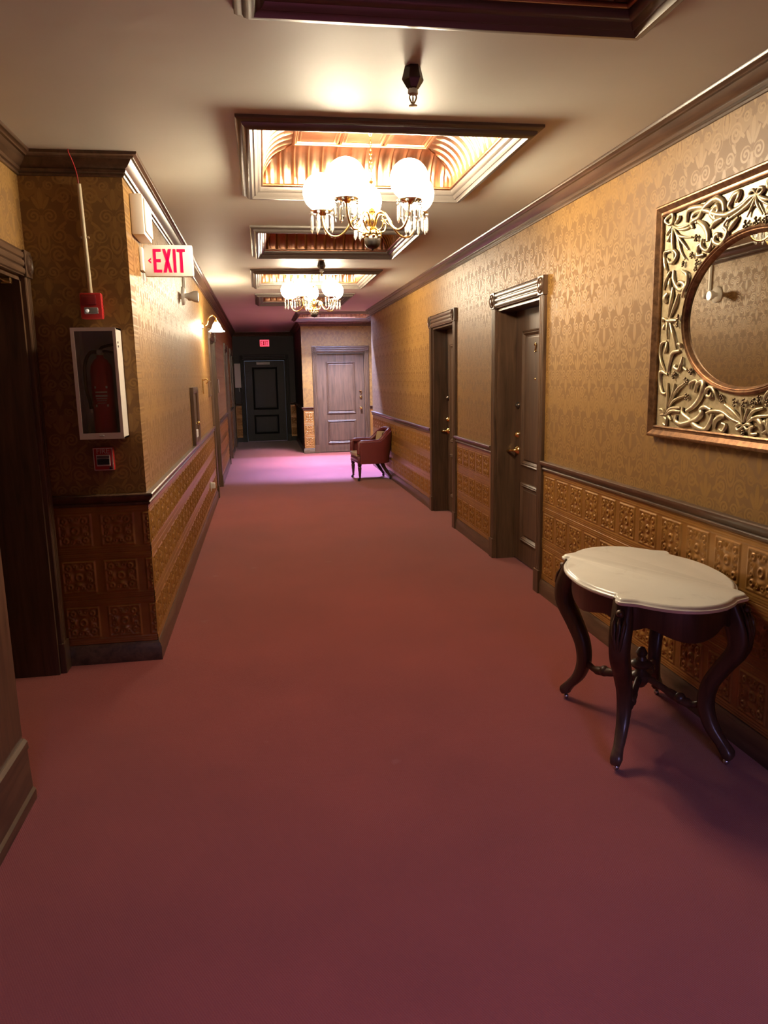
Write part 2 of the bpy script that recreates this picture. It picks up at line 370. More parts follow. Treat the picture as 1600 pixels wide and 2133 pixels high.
# ---- coffers: frame moulding, four fluted coves, panel tiles
FR = [(0.0, 0.0), (0.0, -0.012), (0.012, -0.022), (0.026, -0.024), (0.030, -0.034), (0.046, -0.046), (0.062, -0.046), (0.068, -0.036), (0.074, -0.030),
      (0.082, -0.032), (0.090, -0.024), (0.096, -0.014), (0.104, -0.012), (0.112, -0.002), (0.116, 0.010), (0.116, 0.050)]
def coffer(n, x0, x1, y0, y1, label, open_top=False):
    root = thing('trim_%d' % n, label, 'ceiling coffer', ((x0+x1)/2, (y0+y1)/2, ZC), kind='structure')
    hx, hy = (x1-x0)/2, (y1-y0)/2
    # counter-clockwise path: left of travel is inwards
    path = [(-hx, -hy, 0), (hx, -hy, 0), (hx, hy, 0), (-hx, hy, 0)]
    MB().sweep(path, FR, closed=True).build('frame_moulding', FRAMEP, root, 40)
    a0, c0, z0, z1 = 0.116, 0.20, 0.02, 0.212         # cove from inset a0 to a0+c0
    for side in range(4):
        L = (hx if side % 2 == 0 else hy); D = (hy if side % 2 == 0 else hx)
        pitch = 0.086; half = L-a0; cnt = max(2, round(2*half/pitch)); pitch = 2*half/cnt
        mb = MB(); rows = 9; cols = cnt*8; vs = []; fs = []
        for j in range(cols+1):
            t = -half+2*half*j/cols; ph = (j % 8)/8.0
            rib = max(0.0, 1-abs(ph-0.30)/0.10)+max(0.0, 1-abs(ph-0.62)/0.10)
            for i in range(rows+1):
                g = i/rows; th = g*PI/2
                ins = a0+c0*(1-math.cos(th)); z = z0+(z1-z0)*math.sin(th)
                amp = 0.011*rib*min(1.0, i/1.0, (rows-i)/1.0)
                tt = max(-(L-ins), min(L-ins, t))              # mitre at the corners
                ins2 = ins+amp*math.cos(th); z2 = z-amp*math.sin(th)
                vs.append((tt, -(D-ins2), z2))
        for j in range(cols):
            for i in range(rows): a = j*(rows+1)+i; fs.append((a, a+rows+1, a+rows+2, a+1))
        mb.add(vs, fs).xf(Matrix.Rotation(side*PI/2, 4, 'Z'))
        mb.build('cove_panel', COPPER, root, 50)
        # bead along the foot and the head of the cove
        for ins, z, r in ((a0+0.004, z0+0.004, 0.010), (a0+c0, z1-0.004, 0.010)):
            q = [(-(L-ins), -(D-ins), z), ((L-ins), -(D-ins), z)]
            MB().tube(q, r, 8).xf(Matrix.Rotation(side*PI/2, 4, 'Z')).build('cove_bead', COPPER, root, 60)
    ix, iy = hx-a0-c0, hy-a0-c0
    if not open_top:
        nx, ny = 3, 3; px, py = 2*ix/nx, 2*iy/ny
        tm = MB(); g = 0.004
        def ringrect(i, z): return [(-px/2+i, -py/2+i, z), (px/2-i, -py/2+i, z), (px/2-i, py/2-i, z), (-px/2+i, py/2-i, z)]
        rings = [ringrect(0, 0.010), ringrect(0.006, 0.0), ringrect(0.016, -0.004), ringrect(0.022, 0.004), ringrect(0.034, 0.0), ringrect(0.04, 0.002)]
        vs = [p for r in rings for p in r]; fs = []
        for i in range(len(rings)-1):
            for j in range(4): fs.append((i*4+j, i*4+(j+1) % 4, i*4+4+(j+1) % 4, i*4+4+j))
        fs.append(tuple((len(rings)-1)*4+j for j in range(4))); tm.add(vs, fs); me = tm.mesh('tin_tile', COPPER)
        for i in range(nx):
            for j in range(ny): link('tin_tile', me, root, (-ix+px*(i+0.5), -iy+py*(j+0.5), z1))
        MB().box(-ix-0.05, ix+0.05, -iy-0.05, iy+0.05, z1+0.012, z1+0.03).build('backing', COPPER, root)
    return root, ix, iy, z1
ORD = ['dark unlit copper coffer at the top edge, nearest the camera', 'lit copper coffer above the large near chandelier', 'dark copper coffer between the two chandeliers',
       'lit copper coffer above the small far chandelier', 'faint dark coffer behind the far chandelier']
for i, c in enumerate(COFF): coffer(i+1, *c, ORD[i])
sk, six, siy, sz = coffer(6, *SKY, 'pink daylit copper coffer in front of the end door', True)
# skylight shaft above it
cx, cy = (SKY[0]+SKY[1])/2, (SKY[2]+SKY[3])/2
b = MB()
for (p, q) in (((-1, -1), (1, -1)), ((1, -1), (1, 1)), ((1, 1), (-1, 1)), ((-1, 1), (-1, -1))):
    a_, c_ = (p[0]*six, p[1]*siy), (q[0]*six, q[1]*siy)
    b.add([(a_[0], a_[1], sz), (c_[0], c_[1], sz), (c_[0], c_[1], 2.6), (a_[0], a_[1], 2.6)], [(0, 1, 2, 3)])
b.build('skylight_shaft', CEIL, sk)
MB().box(-six, six, -siy, siy, 2.6, 2.62).build('skylight_pane', GLASS, sk)
b = MB()
for x in (-six+0.02, 0, six-0.02): b.box(x-0.02, x+0.02, -siy, siy, 2.57, 2.6)
b.build('skylight_bar', WHITE, sk)

# ---- walls
DOORS_R = [(5.635, 0.505), (8.045, 0.49)]          # centre along Y, half opening
DOORS_L = [(10.85, 0.50), (14.95, 0.50), (17.6, 0.50)]
OPEN_H = 2.13
def wall_y(x0, x1, ya, yb, holes, oh=OPEN_H):
    b = MB(); y = ya
    for c, h in sorted(holes):
        b.box(x0, x1, y, c-h, 0, ZC); b.box(x0, x1, c-h, c+h, oh, ZC); y = c+h
    b.box(x0, x1, y, yb, 0, ZC); return b
wr = struct('wall_right', wall_y(XR, XR+0.2, YB, YV, DOORS_R), WP_Y, 'gold damask wallpapered right wall with embossed dado below', 'wall')
struct('wall_right_recess', MB().box(XV, XV+0.1, YV, YE, 0, ZC).box(XR+0.2, XV, YV-0.1, YV, 0, ZC), WP_Y, 'short wall set back beside the end door', 'wall')
b = MB(); b.box(XE, 1.16, YE, YE+0.2, 0, ZC).box(2.19, XV+0.1, YE, YE+0.2, 0, ZC).box(1.16, 2.19, YE, YE+0.2, OPEN_H-0.02, ZC)
we = struct('wall_end', b, WP_X, 'brightly lit wallpapered end wall around the brown door', 'wall')
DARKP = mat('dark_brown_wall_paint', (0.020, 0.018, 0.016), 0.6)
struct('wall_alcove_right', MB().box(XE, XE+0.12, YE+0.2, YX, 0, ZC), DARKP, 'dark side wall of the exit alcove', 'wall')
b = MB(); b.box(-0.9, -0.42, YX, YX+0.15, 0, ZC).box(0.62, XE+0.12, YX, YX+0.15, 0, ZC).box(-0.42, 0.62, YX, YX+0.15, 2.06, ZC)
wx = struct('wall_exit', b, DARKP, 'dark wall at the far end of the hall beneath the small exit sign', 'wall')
b = wall_y(XL-0.15, XL, YCOL+0.15, YX, DOORS_L)
wl = struct('wall_left', b, WP_Y, 'gold wallpapered left wall beyond the projecting corner', 'wall')
wc = struct('wall_corner_front', MB().box(XN-0.3, XL, YCOL, YCOL+0.15, 0, ZC), WP_X, 'shaded wall face carrying the fire extinguisher cabinet', 'wall')
NLC, NLH = 3.62, 0.535
b = MB(); b.box(XN-0.2, XN, NLC+NLH, YCOL, 0, ZC).box(XN-0.2, XN, YSTUB, NLC-NLH, 0, ZC).box(XN-0.2, XN, NLC-NLH, NLC+NLH, OPEN_H, ZC)
struct('wall_left_near', b, WP_Y, 'gold wallpapered wall above the doorway at the left edge', 'wall')
b = MB().box(XS-0.15, XS, YB, YSTUB, 0, ZC).box(XN-0.2, XS-0.15, YSTUB-0.12, YSTUB, 0, ZC)
ws = struct('wall_left_stub', b, WOOD, 'dark wood wall end at the lower left edge', 'wall')
b = MB().box(XS-0.15, -0.2, YB-0.12, YB, 0, ZC).box(1.1, XR+0.2, YB-0.12, YB, 0, ZC).box(-0.2, 1.1, YB-0.12, YB, 0, 0.75).box(-0.2, 1.1, YB-0.12, YB, 2.35, ZC)
struct('wall_rear', b, WP_X, 'wall with a window behind the camera', 'wall')
wroot = thing('window_1', 'daylight window in the wall behind the camera', 'window', (0.45, YB, 0.75), kind='structure')
b = MB().box(-0.65, -0.59, -0.1, 0, 0, 1.6).box(0.59, 0.65, -0.1, 0, 0, 1.6).box(-0.59, 0.59, -0.1, 0, 0, 0.06).box(-0.59, 0.59, -0.1, 0, 1.54, 1.6).box(-0.59, 0.59, -0.08, -0.03, 0.78, 0.82)
b.build('window_frame', WOOD, wroot); MB().box(-0.59, 0.59, -0.06, -0.055, 0.06, 1.54).build('pane', GLASS, wroot)

# ---- mouldings
CROWN = [(0, -0.104), (0.010, -0.104), (0.014, -0.096), (0.010, -0.088), (0.020, -0.084), (0.026, -0.074), (0.022, -0.068), (0.034, -0.060), (0.052, -0.040), (0.060, -0.028),
         (0.072, -0.026), (0.078, -0.018), (0.090, -0.014), (0.094, -0.006), (0.094, 0.0), (0, 0)]
RAIL = [(0, RAIL0), (0.012, RAIL0), (0.018, 0.922), (0.018, 0.930), (0.012, 0.936), (0.018, 0.946), (0.030, 0.956), (0.036, 0.966), (0.036, 0.978), (0.030, RAIL1), (0, RAIL1)]
SKIRT = [(0, 0), (0.022, 0), (0.022, 0.082), (0.017, 0.090), (0.017, 0.096), (0.010, 0.106), (0.008, BASE), (0, BASE)]
def mould(name, path, prof, z, label, cat, material=WOOD_H):
    b = MB()
    for p in path: b.sweep([(x, y, z) for x, y in p], prof, open_prof=False)
    return struct(name, b, material, label, cat, 35)
mould('trim_7', [[(XR, YB), (XR, YV)]], CROWN, ZC, 'dark wood crown moulding along the right wall', 'crown moulding')
mould('trim_8', [[(XL, YX), (XL, YCOL), (XN, YCOL), (XN, YSTUB), (XS, YSTUB), (XS, YB)]], CROWN, ZC, 'dark wood crown moulding stepping around the left corner', 'crown moulding')
mould('trim_9', [[(XV, YE), (XE, YE), (XE, YX), (XL, YX)]], CROWN, ZC, 'dark crown moulding over the far end door', 'crown moulding')
def segs_r(a, bnd, doors, cas=0.10):
    out = []; y = a
    for c, h in doors: out.append((y, c-h-cas)); y = c+h+cas
    out.append((y, bnd)); return out
SR = segs_r(YB, YV, DOORS_R); SL = segs_r(YCOL, YX, DOORS_L)
mould('trim_10', [[(XR, a), (XR, c)] for a, c in SR], RAIL, 0, 'dark wood chair rail on the right wall', 'chair rail')
mould('trim_11', [[(XL, SL[0][1]), (XL, YCOL), (XN, YCOL)]]+[[(XL, c), (XL, a)] for a, c in SL[1:]], RAIL, 0, 'dark wood chair rail on the left wall', 'chair rail')
mould('trim_12', [[(1.07, YE), (XE, YE), (XE, YX)], [(XV, YE), (2.28, YE)], [(0.52+0.2, YX), (XE, YX)][::-1], [(XL, YX), (-0.52, YX)][::-1]], RAIL, 0, 'chair rail stubs at the far end of the hall', 'chair rail')
mould('baseboard_right', [[(XR, a), (XR, c)] for a, c in SR], SKIRT, 0, 'dark wood baseboard along the right wall', 'baseboard')
mould('baseboard_left', [[(XL, SL[0][1]), (XL, YCOL), (XN, YCOL)]]+[[(XL, c), (XL, a)] for a, c in SL[1:]], SKIRT, 0, 'dark wood baseboard along the left wall and corner', 'baseboard')
mould('baseboard_end', [[(1.07, YE), (XE, YE), (XE, YX)], [(XV, YE), (2.28, YE)]], SKIRT, 0, 'dark baseboard beside the end door', 'baseboard')
STUBP = [(0, 0), (0.030, 0), (0.030, 0.040), (0.020, 0.050), (0.014, 0.205), (0.020, 0.212), (0.018, 0.240), (0.006, 0.252), (0, 0.252)]
mould('baseboard_left_near', [[(XS, YSTUB), (XS, YB)]], STUBP, 0, 'tall dark baseboard at the lower left edge of the hall', 'baseboard')

# ---- embossed dado tiles
TW, TROWS = 0.228, 3
TH = (RAIL0-BASE)/TROWS
def emboss(u, v):
    """height in metres at tile coordinates u, v in 0..1"""
    h = 0.0; x, y = u*TW, v*TH
    e = min(y, TH-y)
    for c in (0.006, 0.018, 0.030):
        h = max(h, 0.0048*max(0, 1-abs(e-c)/0.0058))
    ex = min(x, TW-x)
    fx, fy = ex-0.030, e-0.048
    d = min(fx, fy)
    if fx > -0.01 and fy > -0.01: h = max(h, 0.0062*max(0, 1-abs(d)/0.0085))
    px, py = (x-TW/2)/(TW/2-0.034), (y-TH/2)/(TH/2-0.05)
    if abs(px) < 1 and abs(py) < 1:
        ax, ay = abs(px), abs(py); r = math.hypot(px, py); th = math.atan2(py, px)
        k = 0.0
        k = max(k, 1-abs(r-0.20)/0.11 if r < 0.36 else 0)
        k = max(k, (0.5+0.5*math.cos(4*th))*max(0, 1-abs(r-0.55)/0.22))
        for cxx, cyy, rr in ((0.66, 0.66, 0.20), (0.74, 0.22, 0.14), (0.22, 0.76, 0.14), (0.40, 0.92, 0.09), (0.92, 0.42, 0.09)):
            q = math.hypot(ax-cxx, ay-cyy); k = max(k, 1-abs(q-rr*0.7)/(rr*0.5))
        h = max(h, 0.0085*max(0.0, min(1.0, k)))
    return h
TILES = {}
def tile_mesh(wd):
    key = round(wd, 3)
    if key not in TILES:
        ny = 60; nx = max(4, round(56*key/TW)); vs = []; fs = []
        for i in range(nx+1):
            for j in range(ny+1):
                u, v = i/nx*key/TW, j/ny; vs.append((u*TW, -0.002-emboss(u, v), v*TH))
        for i in range(nx):
            for j in range(ny): a = i*(ny+1)+j; fs.append((a, a+ny+1, a+ny+2, a+1))
        me = bpy.data.meshes.new('dado_tile'); me.from_pydata(vs, [], fs); me.materials.append(TIN); me.shade_smooth(); me.update(); TILES[key] = me
    return TILES[key]
def tiles(parent, start, direction, length, rz):
    """row of tiles from start along direction; local x runs along the wall, local -y faces the room"""
    n = 0; d = Vector(direction)
    while n*TW < length-0.02:
        wd = min(TW, length-n*TW)
        for r in range(TROWS):
            p = Vector(start)+d*(n*TW); link('dado_tile', tile_mesh(wd), parent, (p.x, p.y, BASE+r*TH), (0, 0, rz))
        n += 1
for a, c in SR:
    a = max(a, 2.0); tiles(wr, (XR, c, 0), (0, -1, 0), c-a, -PI/2)
tiles(wl, (XL, YCOL, 0), (0, 1, 0), SL[0][1]-YCOL, PI/2)
tiles(wl, (XL, SL[1][0], 0), (0, 1, 0), SL[1][1]-SL[1][0], PI/2)
tiles(wc, (XN, YCOL, 0), (1, 0, 0), XL-XN, 0)
tiles(we, (XE, YE, 0), (1, 0, 0), 1.07-XE, 0)
tiles(we, (2.28, YE, 0), (1, 0, 0), XV-2.28, 0)
tiles(wx, (XL, YX, 0), (1, 0, 0), 0.145, 0)
tiles(wx, (0.72, YX, 0), (1, 0, 0), 0.14, 0)

# ---- doors
def beadprof(w, d, n=3):
    """front profile of a reeded board of width w, proud by d"""
    pts = [(-w/2, 0), (-w/2, -d*0.75)]
    bw = w*0.92/n
    for i in range(n):
        x0 = -w*0.46+i*bw
        for k in range(5):
            a = PI*k/4; pts.append((x0+bw/2-math.cos(a)*bw*0.46, -d*0.62-math.sin(a)*d*0.38))
    pts += [(w/2, -d*0.75), (w/2, 0)]
    return pts
def make_door(n, loc, rz, a, label, hand=1, depth=0.16, H=OPEN_H, W=0.10, hardware='lever', slabmat=DOORW, blocks=True, glassy=False, bare=False, framemat=WOOD):
    root = thing('door_%d' % n, label, 'door', loc, rz, kind='structure')
    CH = 0.132
    for s in (-1, 1):
        x = s*(a+W/2)
        MB().prism([(px+x, py) for px, py in beadprof(W*0.96, 0.026)], 0.17, H).build('casing', framemat, root, 40)
        MB().bbox(x-W/2, x+W/2, -0.034, 0.0, 0, 0.172, 0.004).build('plinth_block', framemat, root)
        cb = MB().bbox(x-W/2-0.004, x+W/2+0.004, -0.034, 0.0, H, H+CH, 0.004).build('corner_block', framemat, root)
        rp = [(0.001, -0.046), (0.010, -0.046), (0.014, -0.040), (0.022, -0.045), (0.028, -0.037), (0.034, -0.037), (0.040, -0.044), (0.045, -0.033)]
        o = MB().lathe(rp, 20, axis='y', caps=False); o.v = [Vector((p.x+x, p.y, p.z*1.28+H+CH/2)) for p in o.v]; o.build('rosette', framemat, cb, 40)
        MB().box(s*(a-0.02), s*a, 0.0, depth+0.05, 0, H).build('jamb', framemat, root)
    hp = [(z, y) for z, y in [(p[0], p[1]) for p in beadprof(CH*0.96, 0.030, 3)]]
    MB().prism(hp, -a, a, lambda p, q, h: (h, q, p+H+CH/2)).build('header', WOOD_X if framemat is WOOD else framemat, root, 40)
    MB().box(-a, a, 0, depth+0.05, H-0.02, H).build('head_jamb', framemat, root)
    # leaf
    z0, z1 = 0.014, H-0.024; sw = a-0.022
    leaf = MB().box(-sw, sw, depth, depth+0.04, z0, z1).build('door_leaf', slabmat, root)
    def panel(zb, zt, xw, glass=False):
        prof = [(0.0, 0.0), (0.0, 0.010), (-0.010, 0.020), (-0.018, 0.013), (-0.026, 0.018), (-0.036, 0.006), (-0.044, 0.0)]
        path = [(-xw, depth, zb), (xw, depth, zb), (xw, depth, zt), (-xw, depth, zt)]
        MB().sweep(path, [(-p, q) for p, q in prof], nrm=(0, -1, 0), closed=True).build('panel_moulding', slabmat, leaf, 40)
        q = 0.055
        MB().bbox(-xw+q, xw-q, depth-0.010, depth+0.002, zb+q, zt-q, 0.008).build('glass_panel' if glass else 'raised_panel', GLASS if glass else slabmat, leaf)
    k = H/2.13
    panel(0.84*k, 1.94*k, sw-0.185, glassy); panel(0.20*k, 0.70*k, sw-0.185)
    hx = hand*(sw-0.075); y = depth
    if hardware == 'lever':
        MB().lathe([(0.0005, -0.028), (0.010, -0.028), (0.012, -0.024), (0.024, -0.016), (0.030, -0.006), (0.031, 0)], 18, (hx, y, 1.335), 'y').build('deadbolt', BRONZE, leaf, 40)
        MB().lathe([(0.0005, -0.030), (0.012, -0.030), (0.016, -0.026), (0.026, -0.014), (0.031, -0.004), (0.031, 0)], 18, (hx, y, 1.09), 'y').build('lock_cylinder', BRASS, leaf, 40)
        hd = MB().lathe([(0.0005, -0.050), (0.012, -0.050), (0.013, -0.030), (0.020, -0.024), (0.034, -0.014), (0.040, -0.004), (0.040, 0)], 20, (hx, y, 0.958), 'y')
        hd.tube(catmull([(hx, y-0.048, 0.958), (hx+hand*0.02, y-0.062, 0.956), (hx+hand*0.06, y-0.068, 0.950), (hx+hand*0.115, y-0.066, 0.948)], 5), [0.011]*11+[0.012]*5 if False else 0.0105, 10)
        hd.build('lever_handle', BRASS, leaf, 50)
        MB().lathe([(0.0005, -0.006), (0.006, -0.006), (0.009, -0.003), (0.010, 0)], 12, (0, y-0.010, 1.555), 'y').build('peephole', BRASS, leaf, 40)
        nb = MB(); nb.tube(catmull([(-0.018, y-0.014, 1.812), (-0.004, y-0.014, 1.830), (0.016, y-0.014, 1.818), (0.008, y-0.014, 1.795), (-0.010, y-0.014, 1.775)], 5), 0.0045, 8)
        nb.tube([(-0.014, y-0.014, 1.768), (0.000, y-0.014, 1.765), (0.016, y-0.014, 1.772)], 0.0045, 8)
        nb.build('brass_ornament', BRASS, leaf, 50)
    elif hardware == 'knob':
        kb = MB().lathe([(0.0005, -0.062), (0.018, -0.060), (0.026, -0.048), (0.024, -0.036), (0.011, -0.026), (0.011, -0.012), (0.030, -0.006), (0.032, 0)], 18, (hx, y, 0.935), 'y')
        kb.build('door_knob', BRASS, leaf, 40)
        MB().lathe([(0.0005, -0.030), (0.012, -0.030), (0.016, -0.026), (0.026, -0.014), (0.030, 0)], 18, (hx, y, 1.17), 'y').build('lock_cylinder', BRASS, leaf, 40)
        MB().tube(catmull([(hx-0.03, y-0.012, 1.30), (hx, y-0.024, 1.305), (hx+0.012, y-0.026, 1.285), (hx-0.004, y-0.018, 1.24)], 4), [0.010]*4+[0.011]*4+[0.009]*5, 8).build('door_guard', BRASS, leaf, 50)
    elif hardware == 'bar':
        MB().bbox(-0.20, 0.14, y-0.06, y, H-0.12, H-0.05, 0.006).build('door_closer', GREYL, leaf)
        MB().lathe([(0.0005, -0.008), (0.008, -0.008), (0.012, 0)], 12, (0.08, y, 1.52), 'y').build('peephole', BRASS, leaf, 40)
    return root, leaf
make_door(1, (XR, DOORS_R[0][0], 0), -PI/2, DOORS_R[0][1], 'near brown panelled door on the right with brass lever', hand=-1)
make_door(2, (XR, DOORS_R[1][0], 0), -PI/2, DOORS_R[1][1], 'second brown door along the right wall, beyond the nearest', hand=-1)
make_door(3, (1.675, YE, 0), 0, 0.515, 'two-panel brown door in the bright end wall', hand=1, depth=0.06, H=2.11, W=0.085, hardware='knob')
make_door(4, (XL, DOORS_L[0][0], 0), PI/2, DOORS_L[0][1], 'dark recessed door on the left just past the wall lamp', hand=1, depth=0.10, hardware='knob')
make_door(5, (XL, DOORS_L[1][0], 0), PI/2, DOORS_L[1][1], 'far left door next to the patch of daylight', hand=-1, depth=0.08, hardware='knob')
make_door(6, (XL, DOORS_L[2][0], 0), PI/2, DOORS_L[2][1], 'last door on the left inside the exit alcove', hand=-1, depth=0.08, hardware='knob')
EXITD = wood('near_black_door_paint', (0.010, 0.010, 0.010), 2, 0.55, 0.3)
make_door(7, (0.10, YX, 0), 0, 0.52, 'dark exit door at the far end beneath the small exit sign', hand=1, depth=0.05, H=2.06, hardware='bar', slabmat=EXITD, framemat=EXITD)
d8, leaf8 = make_door(8, (XN, NLC, 0), PI/2, NLH, 'dark glazed doorway at the left edge, brass rod above', hand=-1, depth=0.24, hardware='none', glassy=True)
rod = MB().tube([(-0.48, 0.03, 2.092), (0.38, 0.03, 2.092)], 0.006, 10).build('brass_rod', BRASS, d8, 50)
MB().bbox(0.37, 0.40, 0.0, 0.045, 2.078, 2.108, 0.004).build('rod_bracket', BRASS, rod)
MB().bbox(-0.03, 0.21, 0.21, 0.242, 2.015, 2.06, 0.004).build('door_closer', BRASSD, leaf8)

# ================================================================== THINGS
# ---- chandeliers
RING = 0.285
def prism_mesh():
    b = MB(); n = 6
    b.lathe([(0.0008, 0.0), (0.0085, -0.006), (0.0085, -0.014), (0.0010, -0.020)], 6)
    b.lathe([(0.0010, -0.020), (0.0080, -0.030), (0.0090, -0.094), (0.0005, -0.112)], n)
    return b.mesh('prism', CRYSTAL)
PRISM = prism_mesh()
LINK = None
def chandelier(loc, rot, label):
    root = thing('chandelier', label, 'chandelier', loc, 0, 'hall chandeliers')
    # z is measured from the bottom tip
    b = MB().lathe([(0.0005, 0.665), (0.066, 0.665), (0.070, 0.655), (0.060, 0.640), (0.040, 0.628), (0.026, 0.618), (0.012, 0.606), (0.006, 0.596), (0.0005, 0.594)], 24)
    b.build('canopy', BRASS, root, 40)
    b = MB(); z = 0.592; i = 0
    while z > 0.372:
        q = [(math.cos(t)*0.007, 0, z-0.014+math.sin(t)*0.014) if i % 2 else (0, math.cos(t)*0.007, z-0.014+math.sin(t)*0.014) for t in [2*PI*k/10 for k in range(10)]]
        b.tube(q, 0.0022, 5, closed=True); z -= 0.021; i += 1
    b.build('chain', BRASS, root, 60)
    b = MB().lathe([(0.0005, 0.372), (0.010, 0.366), (0.013, 0.356), (0.006, 0.346), (0.006, 0.225), (0.020, 0.215), (0.024, 0.205), (0.018, 0.198), (0.026, 0.190), (0.030, 0.160),
                    (0.026, 0.140), (0.018, 0.128), (0.030, 0.118), (0.016, 0.108), (0.022, 0.100)], 20)
    b.build('stem', BRASS, root, 40)
    b = MB()
    for k in range(8):
        a = 2*PI*k/8; ca, sa = math.cos(a), math.sin(a)
        b.tube(catmull([(ca*0.018, sa*0.018, 0.104), (ca*0.036, sa*0.036, 0.098), (ca*0.044, sa*0.044, 0.076), (ca*0.050, sa*0.050, 0.066)], 4), [0.010]*4+[0.014]*4+[0.010]*4+[0.002], 6)
    b.build('leaf_cap', BRASS, root, 60)
    prof = [(max(0.0005, 0.046*math.sin(PI*i/14)), 0.052-0.046*math.cos(PI*i/14)) for i in range(15)]
    prof = [(0.0005, -0.002), (0.006, 0.001), (0.004, 0.007)]+[p for p in prof if p[1] > 0.009]
    MB().lathe(prof, 24).build('ball_finial', BRONZE, root, 50)
    for k in range(5):
        a = rot+2*PI*k/5; ca, sa = math.cos(a), math.sin(a)
        P = lambda r, z: (ca*r, sa*r, z)
        arm = MB(); arm.tube(catmull([P(0.022, 0.150), P(0.045, 0.190), P(0.085, 0.192), P(0.115, 0.165), P(0.145, 0.118), P(0.190, 0.085), P(0.240, 0.092), P(0.274, 0.140), P(RING, 0.205)], 5), 0.0062, 8)
        ob = arm.build('arm', BRASS, root, 60)
        sc = MB().tube(catmull([P(0.026, 0.120), P(0.050, 0.102), P(0.078, 0.112), P(0.086, 0.142), P(0.074, 0.150)], 5), 0.0042, 7)
        sc.tube(catmull([P(0.120, 0.160), P(0.095, 0.172), P(0.082, 0.160), P(0.100, 0.145)], 4), 0.0045, 7)
        sc.build('scroll', BRASS, ob, 60)
        MB().lathe([(0.0005, 0.196), (0.016, 0.200), (0.026, 0.210), (0.064, 0.216), (0.066, 0.221), (0.040, 0.224), (0.036, 0.232), (0.038, 0.240), (0.0005, 0.240)], 20, (ca*RING, sa*RING, 0)).build('gallery_cup', BRASS, ob, 40)
        gl = MB().sphere((ca*RING, sa*RING, 0.322), 0.102, 28).build('globe_shade', GLOBE, root, 180)
        for j in range(8):
            t = 2*PI*(j+0.5)/8
            link('crystal_prism', PRISM, ob, (ca*RING+math.cos(t)*0.060, sa*RING+math.sin(t)*0.060, 0.219), (0, 0, t))
    return root
ZT = ZC+0.212-0.667
chandelier((0.652, 4.305, ZT), math.radians(90), 'large near brass chandelier with five lit white globes and crystal drops')
chandelier((0.660, 9.09, ZT), math.radians(166), 'smaller far brass chandelier farther down the hall')

# ---- sprinklers
def sprinkler(x, y, label):
    root = thing('sprinkler', label, 'sprinkler', (x, y, ZC-0.140), 0, 'ceiling sprinklers')
    MB().lathe([(0.030, 0.140), (0.042, 0.095), (0.040, 0.090), (0.024, 0.066), (0.018, 0.060)], 6).build('escutcheon_cup', BRONZE, root)
    MB().lathe([(0.0005, 0.062), (0.018, 0.062), (0.020, 0.044), (0.012, 0.038), (0.0005, 0.038)], 16).build('collar', STEEL, root, 40)
    b = MB()
    for s in (-1, 1): b.tube(catmull([(s*0.011, 0, 0.042), (s*0.013, 0, 0.030), (s*0.003, 0, 0.010)], 4), 0.0028, 6)
    b.tube([(0, 0, 0.040), (0, 0, 0.008)], 0.003, 6); b.build('yoke', BRASSD, root, 50)
    MB().lathe([(0.0005, 0.010), (0.004, 0.008), (0.016, 0.004), (0.016, 0.001), (0.0005, 0.0)], 14).build('deflector', BRASSD, root, 40)
sprinkler(0.622, 3.0, 'near ceiling sprinkler in front of the lit coffer')
sprinkler(0.656, 7.80, 'far small ceiling sprinkler above the second chandelier')

